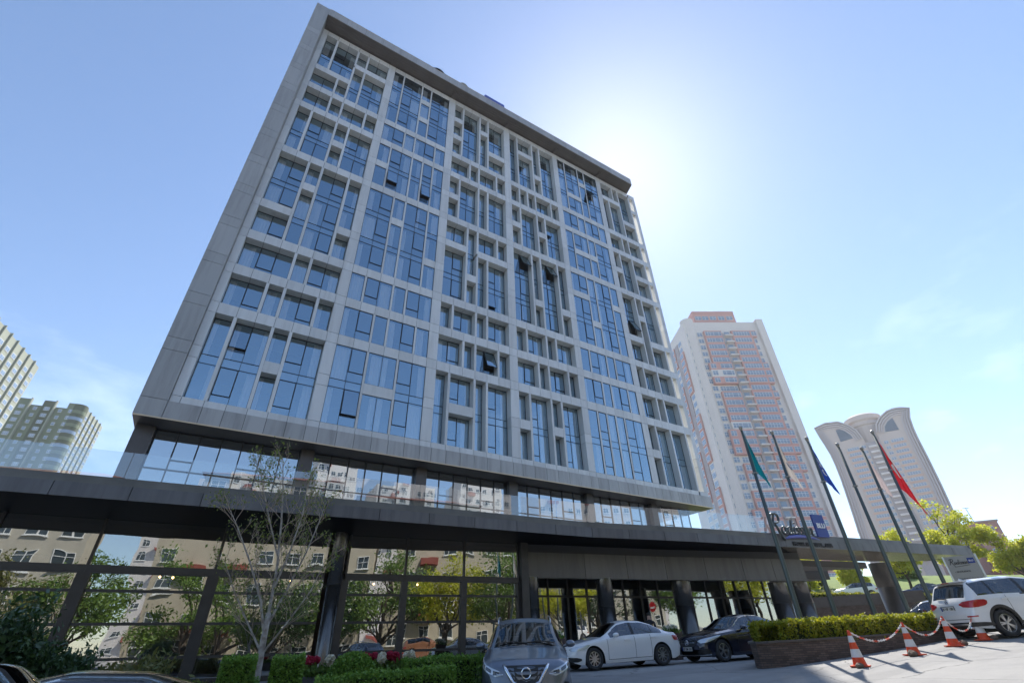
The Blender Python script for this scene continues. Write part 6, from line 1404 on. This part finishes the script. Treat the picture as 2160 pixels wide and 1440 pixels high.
for k, x in enumerate((-1.6, 1.6, 4.4, 9.0, 11.6, 14.6)):
    x *= .915; yy = (29.5-.02*x if x < 6 else 29.0-.157*(x-6))*.915
    ctable(x, yy+.6, ('cafe table behind the low shrubs', 'cafe table behind the birch', 'cafe table left of the round column', 'cafe table right of the round column', 'cafe table in the middle shop bay', 'cafe table nearest the entrance')[k])
    for s in (-1, 1): chair(x+s*.75, yy+.55, s*1.57, ('steel cafe chair %s the table ' % ('left of' if s < 0 else 'right of'))+('behind the low shrubs', 'behind the birch', 'left of the round column', 'right of the round column', 'in the middle shop bay', 'nearest the entrance')[k])

# no-entry sign beside the drive, out of frame but mirrored in the lobby glass
nx_, ny_ = 34.8, 6.8; NS = thing('no_entry_sign', 'round red no-entry sign with white bar mirrored in the lobby glass', 'sign', (nx_, ny_, gz(nx_, ny_)), math.atan2(.892, -.45)-math.pi/2)
zc = 4.35-gz(nx_, ny_); MB().tube([(0, -.05, 0), (0, -.05, zc+.35)], .035, 8).build('post', M_rim, NS, world=False)
MB().lathe([(.001, .012), (.40, .012), (.41, -.012), (.001, -.012)], (0, 0, zc), 28, axis='y').build('disc', mat('sign_red', (.55, .01, .012), .45), NS, world=False); MB().box(-.28, .28, .013, .02, zc-.07, zc+.07).build('bar', M_plate, NS, world=False)
# warm pendant lamps in the cafe
M_bulb = mat('bulb_warm', (.9, .7, .4), .4, emit=(1., .62, .28), estr=6.)
for k, (x, y, z) in enumerate(((-1.4, 28.3, 4.35), (-.9, 28.4, 4.35), (4.2, 28.6, 4.4), (8.2, 27.6, 4.3), (10.5, 27.2, 4.3))):
    T = thing('pendant_lamp', ('left one of the two close pendant lamps behind the low shrubs', 'right one of the two close pendant lamps behind the low shrubs', 'warm pendant lamp glowing left of the round column', 'warm pendant lamp glowing right of the round column', 'warm pendant lamp glowing in the middle shop bay')[k], 'lamp', (x, y, 5.99), 0, 'pendant lamps inside the cafe'); MB().tube([(0, 0, 0), (0, 0, z-5.99)], .01, 4).build('cord', M_blk, T, world=False); MB().lathe([(.001, .06), (.045, .03), (.05, 0), (.03, -.04), (.001, -.05)], (0, 0, z-6.04), 10).build('bulb', M_bulb, T, smooth=True, world=False)
# a person in dark clothes standing by the entrance, seen over the white saloon
def person(x, y, label):
    z = gz(x, y); T = thing('person', label, 'person', (x, y, z), 2.4)
    J = {'pel': (0, 0, .95), 'sp': (0, 0, 1.15), 'ch': (0, .01, 1.36), 'nk': (0, .01, 1.50), 'hd0': (0, .02, 1.60), 'hd1': (0, .02, 1.70)}; E = [('pel', 'sp'), ('sp', 'ch'), ('ch', 'nk'), ('nk', 'hd0'), ('hd0', 'hd1')]; Rr = {'pel': .15, 'sp': .14, 'ch': .155, 'nk': .06, 'hd0': .085, 'hd1': .085}
    for s, k in ((-1, 'l'), (1, 'r')):
        J.update({k+'hip': (s*.09, 0, .90), k+'kn': (s*.10, .03, .50), k+'an': (s*.11, -.02, .09), k+'to': (s*.12, .15, .04), k+'sh': (s*.19, .0, 1.42), k+'el': (s*.25, -.03, 1.14), k+'wr': (s*.22, .12, .93), k+'ha': (s*.20, .18, .87)})
        Rr.update({k+'hip': .09, k+'kn': .06, k+'an': .045, k+'to': .035, k+'sh': .065, k+'el': .048, k+'wr': .034, k+'ha': .032}); E += [('pel', k+'hip'), (k+'hip', k+'kn'), (k+'kn', k+'an'), (k+'an', k+'to'), ('ch', k+'sh'), (k+'sh', k+'el'), (k+'el', k+'wr'), (k+'wr', k+'ha')]
    nm = list(J); me = bpy.data.meshes.new('body'); me.from_pydata([J[n] for n in nm], [(nm.index(a), nm.index(b)) for a, b in E], []); o = bpy.data.objects.new('tmp', me); COL.objects.link(o)
    sk = o.modifiers.new('skin', 'SKIN'); sb = o.modifiers.new('sub', 'SUBSURF'); sb.levels = sb.render_levels = 2
    for i, n in enumerate(nm): v = me.skin_vertices[0].data[i]; v.radius = (Rr[n], Rr[n]*(.72 if n in ('pel', 'sp', 'ch') else 1)); v.use_root = n == 'pel'
    dg = bpy.context.evaluated_depsgraph_get(); m2 = bpy.data.meshes.new_from_object(o.evaluated_get(dg)); bpy.data.objects.remove(o); m2.materials.clear()
    for q in (mat('cloth_dark', (.02, .02, .025), .85), mat('skin', (.45, .28, .2), .6)): m2.materials.append(q)
    for p in m2.polygons: c = p.center; p.material_index = 1 if (c.z > 1.5 or (c.z < .93 and c.z > .8 and abs(c.x) > .15)) else 0; p.use_smooth = True
    put('body', m2, T, None, False); MB().lathe([(.001, .105), (.06, .09), (.088, .04), (.092, -.02), (.08, -.06)], (0, -.005, 1.70), 14).build('hair', mat('hair_dark', (.02, .015, .01), .7), T, smooth=True, world=False)
person(18.85, 18.55, 'person in dark clothes standing by the entrance behind the white saloon')
# ---------------------------------------------------------------- thin bright haze filling the air
hz = MB(); hz.box(-720, 720, -720, 720, -3.5, 128); HZ = hz.build('haze', None or mat('haze_placeholder')); HZ['kind'] = 'stuff'
hm = bpy.data.materials.new('haze'); hm.use_nodes = True; hn = hm.node_tree.nodes; hn.remove(hn['Principled BSDF'])
pv = hn.new('ShaderNodeVolumePrincipled'); pv.inputs['Density'].default_value = .00032; pv.inputs['Color'].default_value = (.92, .94, .97, 1); pv.inputs['Anisotropy'].default_value = .3
hm.node_tree.links.new(pv.outputs[0], hn['Material Output'].inputs['Volume']); HZ.data.materials.clear(); HZ.data.materials.append(hm)
